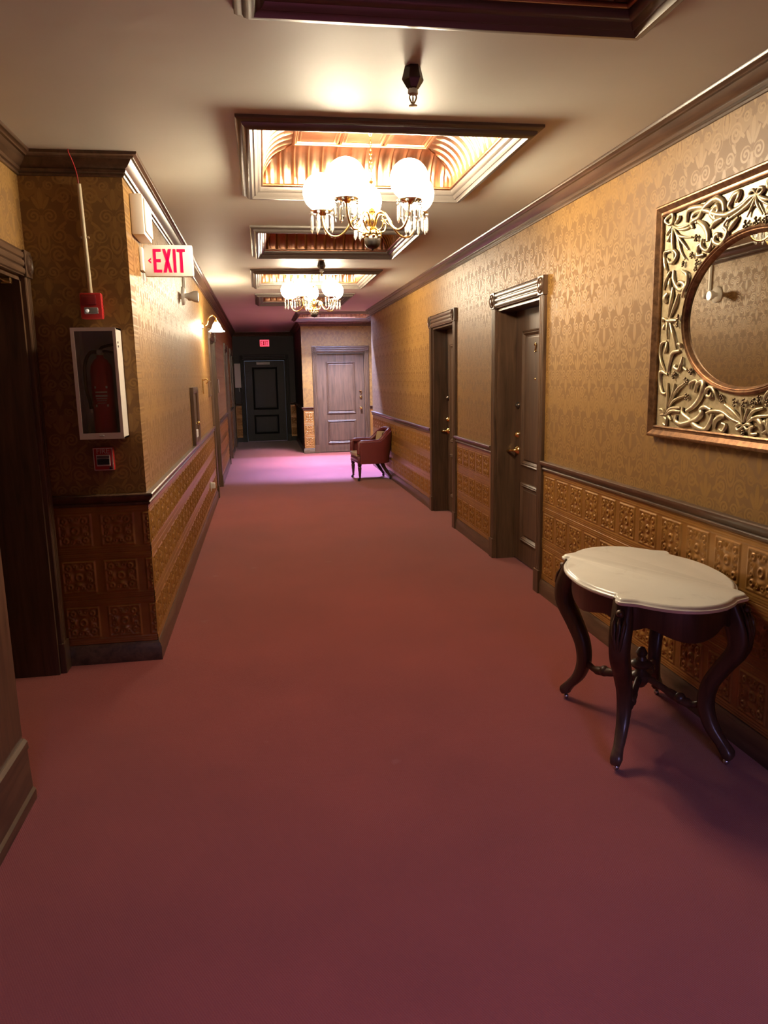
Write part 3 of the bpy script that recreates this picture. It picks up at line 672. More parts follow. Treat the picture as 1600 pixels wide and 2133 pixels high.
# ---- wall mirror (local x along wall = -Y world, local y into the wall, origin at mirror centre)
CARVE = [(4,[(0.593,0.444),(0.53,0.422),(0.471,0.421),(0.427,0.426)]),(4,[(0.593,0.444),(0.516,0.412),(0.457,0.408),(0.42,0.415)]),(4,[(0.585,0.439),(0.534,0.392),(0.479,0.373),(0.415,0.362)]),(4,[(0.578,0.434),(0.519,0.375),(0.448,0.312)]),(4,[(0.585,0.436),(0.533,0.381),(0.506,0.314),(0.463,0.273)]),(7,[(0.588,0.433),(0.579,0.372),(0.564,0.289)]),(5,[(0.596,0.441),(0.618,0.421),(0.638,0.41)]),(5,[(0.603,0.411),(0.615,0.385),(0.632,0.381)]),(6,[(0.621,0.453),(0.65,0.474),(0.632,0.49),(0.584,0.494),(0.591,0.458),(0.621,0.453)]),(6,[(0.566,0.449),(0.534,0.46),(0.528,0.476)]),(9,[(0.418,0.401),(0.427,0.426),(0.373,0.438),(0.328,0.468),(0.272,0.488),(0.233,0.485),(0.198,0.462),(0.183,0.428),(0.188,0.42)]),(8,[(0.472,0.435),(0.452,0.484),(0.365,0.479),(0.334,0.469)]),(8,[(0.389,0.419),(0.423,0.445),(0.4,0.464),(0.339,0.461),(0.291,0.444),(0.243,0.425),(0.187,0.41),(0.133,0.409),(0.068,0.422),(0.02,0.438),(-0.012,0.445)]),(9,[(0.252,0.402),(0.278,0.432),(0.263,0.448),(0.236,0.458),(0.228,0.438),(0.248,0.41),(0.218,0.395)]),(9,[(0.378,0.423),(0.321,0.392),(0.299,0.356),(0.29,0.322)]),(6,[(0.339,0.34),(0.336,0.31),(0.304,0.286),(0.27,0.293),(0.262,0.33)]),(7,[(0.153,0.394),(0.182,0.366),(0.158,0.34),(0.171,0.308),(0.208,0.295),(0.243,0.314),(0.24,0.339),(0.218,0.338),(0.216,0.325)]),(8,[(0.278,0.375),(0.24,0.393),(0.197,0.4)]),(7,[(0.32,0.272),(0.356,0.271),(0.37,0.286),(0.361,0.314),(0.337,0.324)]),(5,[(-0.017,0.444),(0.018,0.417),(0.081,0.401),(0.152,0.385)]),(4,[(-0.017,0.444),(-0.006,0.412),(0.016,0.393),(0.028,0.369)]),(4,[(-0.017,0.444),(-0.031,0.407),(-0.064,0.362)]),(4,[(-0.022,0.443),(-0.063,0.411),(-0.111,0.384)]),(5,[(-0.022,0.444),(-0.071,0.418),(-0.109,0.404)]),(5,[(-0.017,0.447),(-0.001,0.465),(0.023,0.459),(0.012,0.445),(-0.017,0.447)]),(5,[(-0.017,0.447),(-0.046,0.44),(-0.063,0.454),(-0.043,0.464),(-0.017,0.447)]),(8,[(0.14,0.419),(0.152,0.44),(0.139,0.461),(0.114,0.474),(0.089,0.477),(0.092,0.457),(0.111,0.446)]),(8,[(0.089,0.381),(0.118,0.36),(0.147,0.341)]),(6,[(0.595,0.33),(0.638,0.331),(0.648,0.308),(0.631,0.265),(0.616,0.235)]),(6,[(0.626,0.335),(0.565,0.329),(0.539,0.303),(0.56,0.276),(0.602,0.279),(0.616,0.3)]),(5,[(0.592,0.238),(0.619,0.201),(0.646,0.157)]),(7,[(0.562,0.237),(0.552,0.193),(0.519,0.152),(0.472,0.141),(0.462,0.161),(0.498,0.177),(0.52,0.167)]),(7,[(0.486,0.226),(0.444,0.206),(0.441,0.17),(0.46,0.136),(0.48,0.108)]),(6,[(0.589,0.203),(0.587,0.175),(0.578,0.149)]),(6,[(0.561,0.16),(0.562,0.101),(0.591,0.026)]),(5,[(0.511,0.127),(0.529,0.076),(0.572,0.021)]),(9,[(0.607,0.137),(0.624,0.117),(0.609,0.093)]),(6,[(0.602,0.011),(0.559,0.007),(0.517,0.004)]),(5,[(0.639,0.007),(0.628,0.022),(0.602,0.011)]),(6,[(0.619,-0.007),(0.623,-0.033)]),(4,[(0.595,0.007),(0.591,-0.038),(0.587,-0.079)]),(5,[(0.57,-0.004),(0.535,-0.057),(0.504,-0.13)]),(5,[(0.593,-0.088),(0.635,-0.099),(0.647,-0.148),(0.62,-0.197),(0.578,-0.249)]),(5,[(0.592,-0.092),(0.589,-0.127),(0.606,-0.142)]),(7,[(0.474,-0.137),(0.526,-0.145),(0.553,-0.179),(0.566,-0.236)]),(5,[(0.5,-0.105),(0.471,-0.107),(0.464,-0.125)]),(6,[(0.448,-0.166),(0.451,-0.2),(0.477,-0.225),(0.508,-0.212),(0.497,-0.202)]),(4,[(0.438,-0.213),(0.402,-0.228)]),(7,[(0.578,-0.245),(0.63,-0.233),(0.636,-0.286),(0.606,-0.335),(0.576,-0.338)]),(5,[(0.56,-0.436),(0.553,-0.36),(0.567,-0.286)]),(5,[(0.549,-0.398),(0.512,-0.344),(0.503,-0.289)]),(4,[(0.535,-0.397),(0.479,-0.322),(0.416,-0.285)]),(4,[(0.542,-0.401),(0.489,-0.366),(0.416,-0.346)]),(5,[(0.574,-0.44),(0.52,-0.408),(0.445,-0.401)]),(5,[(0.567,-0.44),(0.512,-0.419),(0.443,-0.419)]),(5,[(0.628,-0.416),(0.598,-0.415),(0.582,-0.437),(0.61,-0.442)]),(6,[(0.587,-0.452),(0.557,-0.462),(0.562,-0.493),(0.585,-0.483)]),(5,[(0.545,-0.443),(0.514,-0.464)]),(9,[(0.475,-0.436),(0.473,-0.465),(0.437,-0.478),(0.359,-0.466),(0.298,-0.445),(0.263,-0.422),(0.277,-0.405),(0.242,-0.39),(0.199,-0.402)]),(9,[(0.424,-0.4),(0.415,-0.429),(0.36,-0.455),(0.294,-0.483),(0.232,-0.49),(0.193,-0.456),(0.186,-0.419)]),(9,[(0.39,-0.414),(0.328,-0.39),(0.288,-0.353),(0.262,-0.311),(0.271,-0.281),(0.307,-0.288),(0.328,-0.326)]),(5,[(0.374,-0.313),(0.364,-0.285),(0.327,-0.274),(0.308,-0.281)]),(6,[(0.146,-0.36),(0.172,-0.324),(0.203,-0.304),(0.232,-0.314),(0.235,-0.338),(0.205,-0.345),(0.201,-0.327)]),(5,[(0.233,-0.417),(0.181,-0.405),(0.113,-0.408),(0.045,-0.432),(-0.025,-0.45)]),(6,[(0.1,-0.375),(0.032,-0.402),(-0.03,-0.444)]),(4,[(-0.008,-0.381),(-0.035,-0.443)]),(4,[(-0.054,-0.385),(-0.04,-0.443)]),(5,[(-0.055,-0.439),(-0.095,-0.396),(-0.15,-0.379)]),(5,[(-0.055,-0.445),(-0.116,-0.417),(-0.2,-0.407)]),(5,[(-0.036,-0.456),(-0.015,-0.451),(0.009,-0.465),(-0.008,-0.477),(-0.036,-0.456)]),(5,[(-0.036,-0.456),(-0.066,-0.448),(-0.086,-0.456),(-0.068,-0.47),(-0.036,-0.456)]),(8,[(0.168,-0.479),(0.154,-0.447),(0.122,-0.426),(0.089,-0.424)]),(6,[(0.127,-0.483),(0.093,-0.487),(0.085,-0.463),(0.108,-0.455)]),(6,[(-0.145,-0.465),(-0.17,-0.432),(-0.187,-0.462),(-0.161,-0.479)])]
BERRY = [(5,0.383,0.351),(5,0.413,0.283),(4,0.481,0.255),(5,0.366,0.246),(4,0.376,0.22),(6,0.032,0.343),(7,-0.093,0.345),(6,-0.081,0.33),(4,0.5,0.019),(4,0.506,-0.015),(5,0.368,-0.232),(5,0.403,-0.275),(6,0.507,-0.249),(4,0.396,-0.281),(6,0.39,-0.349),(5,-0.04,-0.488),(6,0.031,-0.363),(7,-0.091,-0.362),(6,0.124,-0.349),(6,-0.176,-0.356)]
mr = thing('wall_mirror', 'oval mirror in a carved gilt rectangular frame on the right wall', 'mirror', (XR, 2.82, 1.827), -PI/2)
HW, HH, OA, OB = 0.722, 0.552, 0.446, 0.306
path = [(-HW, 0, -HH), (HW, 0, -HH), (HW, 0, HH), (-HW, 0, HH)]
prof = [(0.0, 0.0), (0.0, 0.034), (0.008, 0.042), (0.014, 0.042), (0.034, 0.026), (0.042, 0.026), (0.050, 0.034), (0.056, 0.030), (0.056, 0.0)]
# each side of the frame is a mitred length of moulding
for i in range(4):
    p, q = Vector(path[i]), Vector(path[(i+1) % 4]); t = (q-p).normalized(); inw = Vector((0, -1, 0)).cross(t)
    vs = [p+(t+inw)*a+Vector((0, -bb, 0)) for a, bb in prof]+[q+(-t+inw)*a+Vector((0, -bb, 0)) for a, bb in prof]
    k = len(prof); fs = [(j, j+1, k+j+1, k+j) for j in range(k-1)]
    MB().add(vs, fs).build('frame_rail', GILTB, mr, 35)
# field panel with the oval opening
n = 64; vs = []; fs = []
def rect_pt(t):
    c, s = math.cos(t), math.sin(t); k = min((HW-0.05)/max(1e-6, abs(c)), (HH-0.05)/max(1e-6, abs(s))); return (c*k, s*k)
angs = sorted([2*PI*i/n for i in range(n)]+[math.atan2(sz_*(HH-0.05), sx_*(HW-0.05)) % (2*PI) for sx_ in (-1, 1) for sz_ in (-1, 1)])
for t in angs:
    x, z = rect_pt(t); vs.append((x, -0.018, z))
    tt = math.atan2(math.sin(t)/OB, math.cos(t)/OA) ; vs.append((OA*math.cos(tt), -0.014, OB*math.sin(tt)))
m_ = len(angs)
for i in range(m_): j = (i+1) % m_; fs.append((2*i, 2*j, 2*j+1, 2*i+1))
MB().add(vs, fs).build('frame_field', GILTF, mr)
el = [(math.cos(2*PI*i/72)*(OA+0.012), 0, math.sin(2*PI*i/72)*(OB+0.012)) for i in range(72)]
MB().sweep(el, [(-0.016, 0.012), (-0.014, 0.024), (-0.004, 0.030), (0.002, 0.024), (0.006, 0.026), (0.012, 0.022), (0.016, 0.010), (0.022, 0.006)], nrm=(0, -1, 0), closed=True).build('oval_rim', GILTB, mr, 40)
vs = [(math.cos(2*PI*i/72)*(OA-0.002), -0.008, math.sin(2*PI*i/72)*(OB-0.002)) for i in range(72)]
b = MB(); b.add(vs, [tuple(range(72))])
vs2 = [(p[0]*1.0, -0.002, p[2]*1.0) for p in vs]; b.add(vs2, [tuple(range(71, -1, -1))])
b.add(vs+vs2, [(i, (i+1) % 72, 72+(i+1) % 72, 72+i) for i in range(72)]); b.build('mirror_glass', MIRROR, mr)
def carved(pts, wd, sgn):
    r = wd*0.00115
    q = catmull([(-sgn*p[0], -0.022-0.004*(i % 2), p[1]) for i, p in enumerate(pts)], 5); k = len(q)
    rad = [r*(0.55+0.9*math.sin(PI*min(0.92, max(0.08, (i+0.5)/k)))**0.6) for i in range(k)]
    return MB().tube(q, rad, 7, flat=0.9 if wd < 7 else 0.7, nrm=(0, -1, 0))
for wd, pts in CARVE:
    for sgn in (1, -1):
        if sgn == -1 and min(p[0] for p in pts) < 0.02: continue
        carved(pts, wd, sgn).build('carved_ribbon' if wd >= 7 else 'carved_stem', GILT, mr, 60)
for wd, y, z in BERRY:
    for sgn in (1, -1):
        if sgn == -1 and y < 0.03: continue
        b = MB(); r = 0.0055; rnd = random.Random(int(y*1000))
        b.sphere((-sgn*y, -0.026, z), r*1.2, 8)
        for k in range(6):
            a = 2*PI*k/6+rnd.random(); d = wd*0.0020
            b.sphere((-sgn*y+math.cos(a)*d, -0.024-0.003*rnd.random(), z+math.sin(a)*d*1.15), r*(0.8+0.4*rnd.random()), 8)
        b.build('berry_cluster', BERRYM, mr, 60)

# ---- marble-topped table
tb = thing('side_table', 'white marble turtle-top table with dark carved curved legs', 'table', (1.622, 2.925, 0), math.radians(-6))
QO = [(0.333, 0.0), (0.328, 0.10), (0.304, 0.20), (0.272, 0.272), (0.252, 0.312), (0.262, 0.344), (0.258, 0.380), (0.226, 0.398), (0.196, 0.414), (0.160, 0.452), (0.090, 0.500), (0.0, 0.520)]
full = QO[:-1]+[(-x, y) for x, y in QO[::-1][:-1]]+[(-x, -y) for x, y in QO[:-1]]+[(x, -y) for x, y in QO[::-1][:-1]]
OUT = [(p.x, p.y) for p in catmull([(x, y, 0) for x, y in full], 4, closed=True)]
def scaled(k, d=0.0):
    out = []
    for x, y in OUT:
        r = math.hypot(x, y); out.append((x*k-d*x/r, y*k-d*y/r))
    return out
def stack(levels):
    b = MB(); n = len(OUT); vs = []
    for d, z in levels: vs += [(x, y, z) for x, y in scaled(1, d)]
    fs = [tuple(range(n-1, -1, -1)), tuple((len(levels)-1)*n+i for i in range(n))]
    for l in range(len(levels)-1):
        for i in range(n): fs.append((l*n+i, l*n+(i+1) % n, (l+1)*n+(i+1) % n, (l+1)*n+i))
    return b.add(vs, fs)
stack([(0.012, 0.708), (0.003, 0.710), (0.0, 0.716), (0.002, 0.722), (0.010, 0.725), (0.012, 0.729), (0.018, 0.734), (0.026, 0.736)]).build('marble_top', MARBLE, tb, 45)
# apron: four scalloped boards between the legs
AP = scaled(1, 0.040); nA = len(AP)
corner_idx = [i for i in range(nA) if True]
def apron(i0, i1):
    idx = [(i0+k) % nA for k in range(((i1-i0) % nA)+1)]; b = MB(); vs = []; k = len(idx)
    for q, i in enumerate(idx):
        t = q/(k-1); s = abs(2*t-1)
        low = 0.600-0.020*math.exp(-((t-0.5)/0.10)**2)+0.022*math.exp(-((s-0.42)/0.16)**2)-0.028*max(0, s-0.75)/0.25
        x, y = AP[i]; r = math.hypot(x, y); ix, iy = x*(1-0.022/r), y*(1-0.022/r)
        vs += [(x, y, 0.708), (x, y, low+0.008), (x*(1-0.004/r), y*(1-0.004/r), low), (ix, iy, low), (ix, iy, 0.708)]
    fs = []
    for q in range(k-1):
        for j in range(4): fs.append((q*5+j, q*5+5+j, q*5+6+j, q*5+1+j))
    fs.append((0, 1, 2, 3, 4)); fs.append(tuple((k-1)*5+j for j in (4, 3, 2, 1, 0)))
    return b.add(vs, fs)
cor = []
for sx_, sy_ in ((1, 1), (-1, 1), (-1, -1), (1, -1)):
    cor.append(max(range(nA), key=lambda i: OUT[i][0]*sx_*1.25+OUT[i][1]*sy_))
for i in range(4): apron(cor[i], cor[(i+1) % 4]).build('apron', TABLEW, tb, 50)
for sx_, sy_ in ((1, 1), (-1, 1), (-1, -1), (1, -1)):
    dirv = Vector((0.228*sx_, 0.340*sy_, 0)); L = dirv.length; dirv.normalize()
    P = lambda r, z: dirv*(L+r)+Vector((0, 0, z))
    pts = catmull([P(-0.035, 0.705), P(-0.008, 0.65), P(0.024, 0.575), P(0.022, 0.50), P(-0.035, 0.41), P(-0.085, 0.32), P(-0.098, 0.23), P(-0.070, 0.145), P(-0.020, 0.085), P(0.008, 0.050), P(0.004, 0.028)], 4)
    k = len(pts); rr = []
    key = [0.044, 0.044, 0.042, 0.038, 0.034, 0.031, 0.029, 0.025, 0.021, 0.025, 0.018]
    for i in range(k):
        f = i/(k-1)*(len(key)-1); a = int(min(f, len(key)-2)); rr.append(key[a]+(key[a+1]-key[a])*(f-a))
    lg = MB().tube(pts, rr, 16, nrm=(-dirv.y, dirv.x, 0), sq=0.62).build('leg', TABLEW, tb, 70)
    side = Vector((-dirv.y, dirv.x, 0))
    cv = MB()
    for s in (-1, 0, 1):
        cv.tube(catmull([P(0.028, 0.690)+side*s*0.016, P(0.056, 0.640)+side*s*0.020, P(0.070, 0.580)+side*s*0.014, P(0.062, 0.520)+side*s*0.006], 4), [0.004]*4+[0.009]*4+[0.007]*4+[0.002], 6)
    cv.sphere(tuple(P(0.044, 0.675)), 0.017, 10); cv.build('carved_knee', TABLEW, lg, 60)
    c = MB().sphere(tuple(P(0.004, 0.013)), 0.013, 10); c.build('caster', STEEL, lg, 60)
    st = MB().tube(catmull([P(-0.100, 0.235), P(-0.16, 0.205), P(-0.24, 0.215), P(-0.34, 0.245), Vector((0, 0, 0.255))], 5), [0.015]*6+[0.021]*6+[0.016]*9, 8)
    st.sphere(tuple(P(-0.215, 0.213)), 0.026, 8); st.build('stretcher', TABLEW, tb, 60)
MB().lathe([(0.0005, 0.195), (0.018, 0.205), (0.032, 0.225), (0.046, 0.240), (0.046, 0.262), (0.030, 0.272), (0.022, 0.284), (0.042, 0.298), (0.050, 0.312), (0.044, 0.322), (0.024, 0.330), (0.018, 0.345), (0.026, 0.362), (0.014, 0.385), (0.0005, 0.392)], 20).build('urn_finial', TABLEW, tb, 45)

# ---- armchair at the far right, facing the left wall
ch = thing('armchair', 'oxblood leather tub chair with tan cushion against the right wall', 'armchair', (1.655, 11.60, 0), PI+math.radians(5.6))
def upath():
    pts = [(0.235, -0.275), (0.10, -0.285), (-0.04, -0.285), (-0.14, -0.255), (-0.205, -0.16), (-0.225, 0.0), (-0.205, 0.16), (-0.14, 0.255), (-0.04, 0.285), (0.10, 0.285), (0.235, 0.275)]
    return catmull([(x, y, 0) for x, y in pts], 4)
UP = upath(); kU = len(UP)
def top_z(x):
    t = max(0.0, min(1.0, (-0.03-x)/0.18)); t = t*t*(3-2*t); return 0.60+0.175*t
def lean(z, x): return -0.16*max(0, z-0.30)*max(0.0, min(1.0, (0.10-x)/0.30))
b = MB(); vs = []; fs = []; zr = [0.27, 0.34, 0.45, 0.0]
for i, p in enumerate(UP):
    t = (UP[min(i+1, kU-1)]-UP[max(i-1, 0)]).normalized(); nn = Vector((t.y, -t.x, 0)); tz = top_z(p.x)
    for off, sign in ((0.0, 1), (-0.05, -1)):
        zs = [0.27, 0.36, 0.46, (0.46+tz)/2, tz]
        if sign < 0: zs = zs[::-1]
        for z in zs:
            q = p+nn*off*(-1 if False else 1); vs.append((q.x+lean(z, p.x), q.y, z))
for i in range(kU-1):
    for j in range(10): fs.append((i*10+j, (i+1)*10+j, (i+1)*10+(j+1) % 10, i*10+(j+1) % 10))
fs.append(tuple(range(10))); fs.append(tuple((kU-1)*10+j for j in range(9, -1, -1)))
b.add(vs, fs).build('shell', LEATHER, ch, 50)
roll = []
for p in UP:
    z = top_z(p.x); roll.append((p.x+lean(z, p.x), p.y*0.92, z))
rl = [(0.245, -0.255, 0.42)]+roll+[(0.245, 0.255, 0.42)]
MB().tube(rl, 0.034, 9).build('rolled_edge', LEATHER, ch, 70)
ins = []
for i in range(9):
    t = -1+2*i/8; y = 0.17*t; x = -0.158+0.05*t*t
    ins.append((x, y))
vs = []
for x, y in ins:
    for z in (0.45, 0.56, 0.66, 0.735): vs.append((x+lean(z, x)-0.0+0.012*math.sin((z-0.45)/0.285*PI), y, z))
fs = [(i*4+j, i*4+4+j, i*4+5+j, i*4+1+j) for i in range(8) for j in range(3)]
o2 = len(vs); vs += [(x-0.03, y, z) for x, y, z in vs]; fs += [tuple(o2+q for q in f[::-1]) for f in fs]
MB().add(vs, fs).build('back_cushion', TANF, ch, 60)
MB().bbox(-0.20, 0.27, -0.255, 0.255, 0.275, 0.385, 0.02).build('seat_rail', LEATHER, ch, 50)
for z in (0.300, 0.345): MB().tube([(0.272, -0.235, z), (0.272, 0.235, z)], 0.007, 6).build('nail_trim', BRASSD, ch, 50)
MB().bbox(-0.20, 0.285, -0.225, 0.225, 0.375, 0.440, 0.022).build('seat_cushion', TANF, ch, 60)
def castr(x, y, par):
    c = MB().lathe([(0.0005, -0.010), (0.018, -0.010), (0.021, -0.005), (0.021, 0.005), (0.018, 0.010), (0.0005, 0.010)], 12, (x, y, 0.021), 'y'); c.build('caster', BLACK, par, 40)
for s in (-1, 1):
    lg = MB().lathe([(0.014, 0.036), (0.020, 0.050), (0.014, 0.058), (0.019, 0.085), (0.027, 0.185), (0.030, 0.212), (0.022, 0.222), (0.030, 0.236), (0.034, 0.280)], 14, (0.235, s*0.235, 0)).build('front_leg', CHAIRW, ch, 45)
    castr(0.250, s*0.235, lg)
    q = [(-0.12, s*0.205, 0.285), (-0.165, s*0.208, 0.190), (-0.225, s*0.215, 0.100), (-0.268, s*0.222, 0.040)]
    lg = MB().tube(catmull(q, 4), [0.040]*4+[0.034]*4+[0.026]*4+[0.020], 4).build('rear_leg', CHAIRW, ch, 40)
    castr(-0.262, s*0.222, lg)

# ---- fire equipment on the shaded corner face (Y = YCOL)
FY = YCOL-0.15
cab = thing('extinguisher_cabinet', 'white glass-fronted cabinet holding a red fire extinguisher', 'cabinet', (-0.845, YCOL, 1.300), 0)
hw_, hh_ = 0.112, 0.575
b = MB().box(-hw_, -hw_+0.008, -0.15, -0.001, 0, hh_).box(hw_-0.008, hw_, -0.15, -0.001, 0, hh_).box(-hw_, hw_, -0.15, -0.001, 0, 0.008).box(-hw_, hw_, -0.15, -0.001, hh_-0.008, hh_).box(-hw_, hw_, -0.008, -0.001, 0, hh_)
b.build('body', WHITEM, cab)
MB().box(-hw_+0.009, hw_-0.009, -0.0095, -0.0085, 0.009, hh_-0.009).build('lining', GREYL, cab)
dr = MB().box(-hw_, -hw_+0.018, -0.158, -0.150, 0, hh_).box(hw_-0.016, hw_, -0.158, -0.150, 0, hh_).box(-hw_+0.018, hw_-0.016, -0.158, -0.150, hh_-0.018, hh_).box(-hw_+0.018, hw_-0.016, -0.158, -0.150, 0, 0.032)
dr = dr.build('door_frame', WHITEM, cab)
MB().box(-hw_+0.018, hw_-0.016, -0.155, -0.152, 0.032, hh_-0.018).build('glass_pane', GLASS, dr)
MB().bbox(-0.012, 0.012, -0.163, -0.158, 0.014, 0.022, 0.002).build('latch', GREYL, dr)
for k in range(2): MB().lathe([(0.0005, 0.004), (0.005, 0.004), (0.006, 0.0)], 10, (hw_, -0.12, 0.50-0.02*k), 'x').build('screw', STEEL, cab)
ex = thing('fire_extinguisher', 'red fire extinguisher with black hose inside the glass cabinet', 'fire extinguisher', (-0.835, YCOL-0.080, 1.3085), 0)
MB().lathe([(0.0005, 0.0), (0.050, 0.0), (0.056, 0.006), (0.057, 0.020), (0.057, 0.345), (0.052, 0.375), (0.036, 0.402), (0.020, 0.415), (0.018, 0.428), (0.0005, 0.428)], 28).build('cylinder', REDM, ex, 50)
b = MB().lathe([(0.0005, 0.428), (0.020, 0.428), (0.020, 0.452), (0.012, 0.458), (0.0005, 0.458)], 14); b.build('valve', STEEL, ex, 40)
b = MB().tube(catmull([(0.0, 0, 0.455), (0.02, -0.01, 0.470), (0.075, -0.02, 0.482)], 4), 0.008, 6).tube(catmull([(0.0, 0, 0.445), (0.03, -0.01, 0.448), (0.070, -0.02, 0.440)], 4), 0.007, 6); b.build('handle', BLACK, ex, 50)
MB().tube(catmull([(-0.010, -0.010, 0.445), (-0.045, -0.020, 0.440), (-0.074, -0.030, 0.380), (-0.075, -0.040, 0.260), (-0.062, -0.045, 0.190), (-0.058, -0.045, 0.150)], 5), 0.009, 8).build('hose', BLACK, ex, 60)
MB().tube([(-0.058, -0.045, 0.15), (-0.058, -0.045, 0.13)], 0.010, 8).build('nozzle', STEEL, ex, 50)
MB().lathe([(0.0005, -0.006), (0.012, -0.006), (0.013, 0.0)], 14, (0.0, -0.022, 0.443), 'y').build('gauge', STEEL, ex, 40)
def curved_patch(t0, t1, z0, z1, r=0.0576):
    vs = []; k = 6
    for i in range(k+1):
        a = t0+(t1-t0)*i/k
        vs += [(math.sin(a)*r, -math.cos(a)*r, z0), (math.sin(a)*r, -math.cos(a)*r, z1)]
    return MB().add(vs, [(2*i, 2*i+2, 2*i+3, 2*i+1) for i in range(k)])
for z0, z1, t in ((0.232, 0.240, 0.55), (0.212, 0.222, 0.55), (0.200, 0.206, 0.5), (0.190, 0.194, 0.45), (0.178, 0.181, 0.4)): curved_patch(-t, t, z0, z1).build('label_line', PRINT, ex)
for s in (-1, 1):
    for z in (0.256, 0.160): curved_patch(s*0.52-0.09, s*0.52+0.09, z, z+0.012).build('label_mark', PRINT, ex)

hs = thing('fire_alarm_strobe', 'red fire alarm horn with clear strobe above the extinguisher cabinet', 'fire alarm', (-0.865, YCOL, 1.925), 0)
MB().bbox(-0.055, 0.055, -0.050, -0.001, 0, 0.135, 0.010).build('housing', REDP, hs, 40)
MB().bbox(-0.046, 0.028, -0.056, -0.048, 0.072, 0.124, 0.006).build('horn_grille', mat('dark_red_plastic', (0.24, 0.016, 0.018), 0.4), hs, 40)
sl = MB().bbox(-0.034, 0.036, -0.062, -0.050, 0.026, 0.060, 0.006).build('strobe_lens', CRYSTAL, hs, 40)
MB().sphere((-0.018, -0.060, 0.042), 0.010, 10).build('strobe_lamp', STROBE, sl, 60)
for k in range(5): MB().bbox(0.0555, 0.0575, -0.040, -0.018, 0.028+k*0.018, 0.036+k*0.018, 0.001).build('side_slot', REDM, hs)
cd = thing('wall_conduit', 'thin ivory conduit pipe running up from the red alarm', 'conduit', (-0.868, YCOL, 2.060), 0)
MB().tube([(0, -0.014, 0), (-0.012, -0.014, 0.545)], 0.011, 10).build('pipe', BEIGE, cd, 60)
MB().bbox(-0.026, 0.016, -0.018, -0.001, 0.278, 0.288, 0.002).build('strap', BEIGE, cd)
wirep = catmull([(-0.014, -0.014, 0.545), (-0.016, -0.030, 0.600), (-0.024, -0.080, 0.650), (-0.030, -0.104, 0.672), (-0.030, -0.106, 0.687)], 5)
MB().tube(wirep, 0.0032, 6).build('red_wire', REDP, cd, 60)
ps = thing('fire_pull_station', 'red and white fire pull station below the extinguisher cabinet', 'fire alarm', (-0.872, YCOL, 1.118), 0)
MB().bbox(-0.054, 0.054, -0.040, -0.001, 0, 0.128, 0.006).build('housing', REDP, ps, 40)
MB().sweep([(-0.051, -0.040, 0.003), (0.051, -0.040, 0.003), (0.051, -0.040, 0.125), (-0.051, -0.040, 0.125)], [(0, 0), (0, 0.002), (0.004, 0.002), (0.004, 0)], nrm=(0, -1, 0), closed=True).build('white_border', PRINT, ps)
t = link('fire_lettering', text_mesh('FIRE', 0.040, 0.0008, PRINT, 'fire_lettering'), ps, (0.0, -0.0415, 0.107), (PI/2, 0, 0)); t.scale = (0.95, 1, 1)
MB().bbox(-0.036, 0.036, -0.046, -0.040, 0.026, 0.088, 0.003).build('pull_frame', PRINT, ps)
MB().bbox(-0.032, 0.032, -0.049, -0.045, 0.034, 0.066, 0.002).build('pull_handle', BLACK, ps)
MB().bbox(-0.032, 0.032, -0.048, -0.045, 0.069, 0.083, 0.001).build('instruction_strip', mat('grey_strip', (0.12, 0.10, 0.10), 0.5), ps)
MB().lathe([(0.0005, -0.004), (0.007, -0.004), (0.008, 0)], 10, (0.034, -0.040, 0.014), 'y').build('key_lock', BLACK, ps, 40)

# ---- left wall fittings (X = XL)
xs = thing('exit_sign', 'white exit sign with glowing red letters projecting from the left wall', 'exit sign', (XL, 4.75, 2.205), 0)
MB().bbox(0.018, 0.300, -0.016, 0.016, 0, 0.182, 0.012).build('housing', WHITE, xs, 40)
MB().bbox(0.001, 0.020, -0.075, 0.045, 0.028, 0.160, 0.005).build('wall_canopy', WHITE, xs, 40)
def letter(polys, x, name):
    b = MB()
    for poly in polys: b.prism([(x+p*0.95, q) for p, q in poly], -0.0175, -0.0155, lambda a, c, h: (a, h, c))
    b.build(name, EXITRED, xs)
z0, z1, st_ = 0.024, 0.158, 0.017
R_ = lambda a, bq, c, d: [(a, c), (bq, c), (bq, d), (a, d)]
letter([R_(0, st_, z0, z1), R_(st_, 0.048, z0, z0+st_), R_(st_, 0.044, 0.083, 0.083+st_), R_(st_, 0.048, z1-st_, z1)], 0.072, 'letter_e')
letter([[(0, z0), (0.018, z0), (0.054, z1), (0.036, z1)], [(0.036, z0), (0.054, z0), (0.018, z1), (0, z1)]], 0.126, 'letter_x')
letter([R_(0, st_, z0, z1)], 0.186, 'letter_i')
letter([R_(0, 0.050, z1-st_, z1), R_(0.0165, 0.0335, z0, z1-st_)], 0.209, 'letter_t')
letter([[(0, 0.091), (0.020, 0.108), (0.020, 0.097), (0.011, 0.091), (0.020, 0.085), (0.020, 0.074)]], 0.040, 'arrow')
eb = thing('emergency_light_box', 'plain white emergency battery box on the left wall above the exit sign', 'battery box', (XL, 4.46, 2.395), 0)  # battery box of the emergency light
MB().bbox(0.001, 0.070, 0, 0.30, 0, 0.215, 0.010).build('housing', WHITE, eb, 40)
MB().bbox(0.069, 0.080, 0.02, 0.28, 0.02, 0.195, 0.006).build('cover', WHITE, eb, 40)
eh = thing('emergency_lamp', 'round white emergency lamp head high on the left wall', 'emergency light', (XL, 7.12, 2.345), 0)
MB().lathe([(0.0005, 0.030), (0.060, 0.030), (0.078, 0.018), (0.082, 0.001)], 24, axis='x').build('base_plate', WHITE, eh, 40)
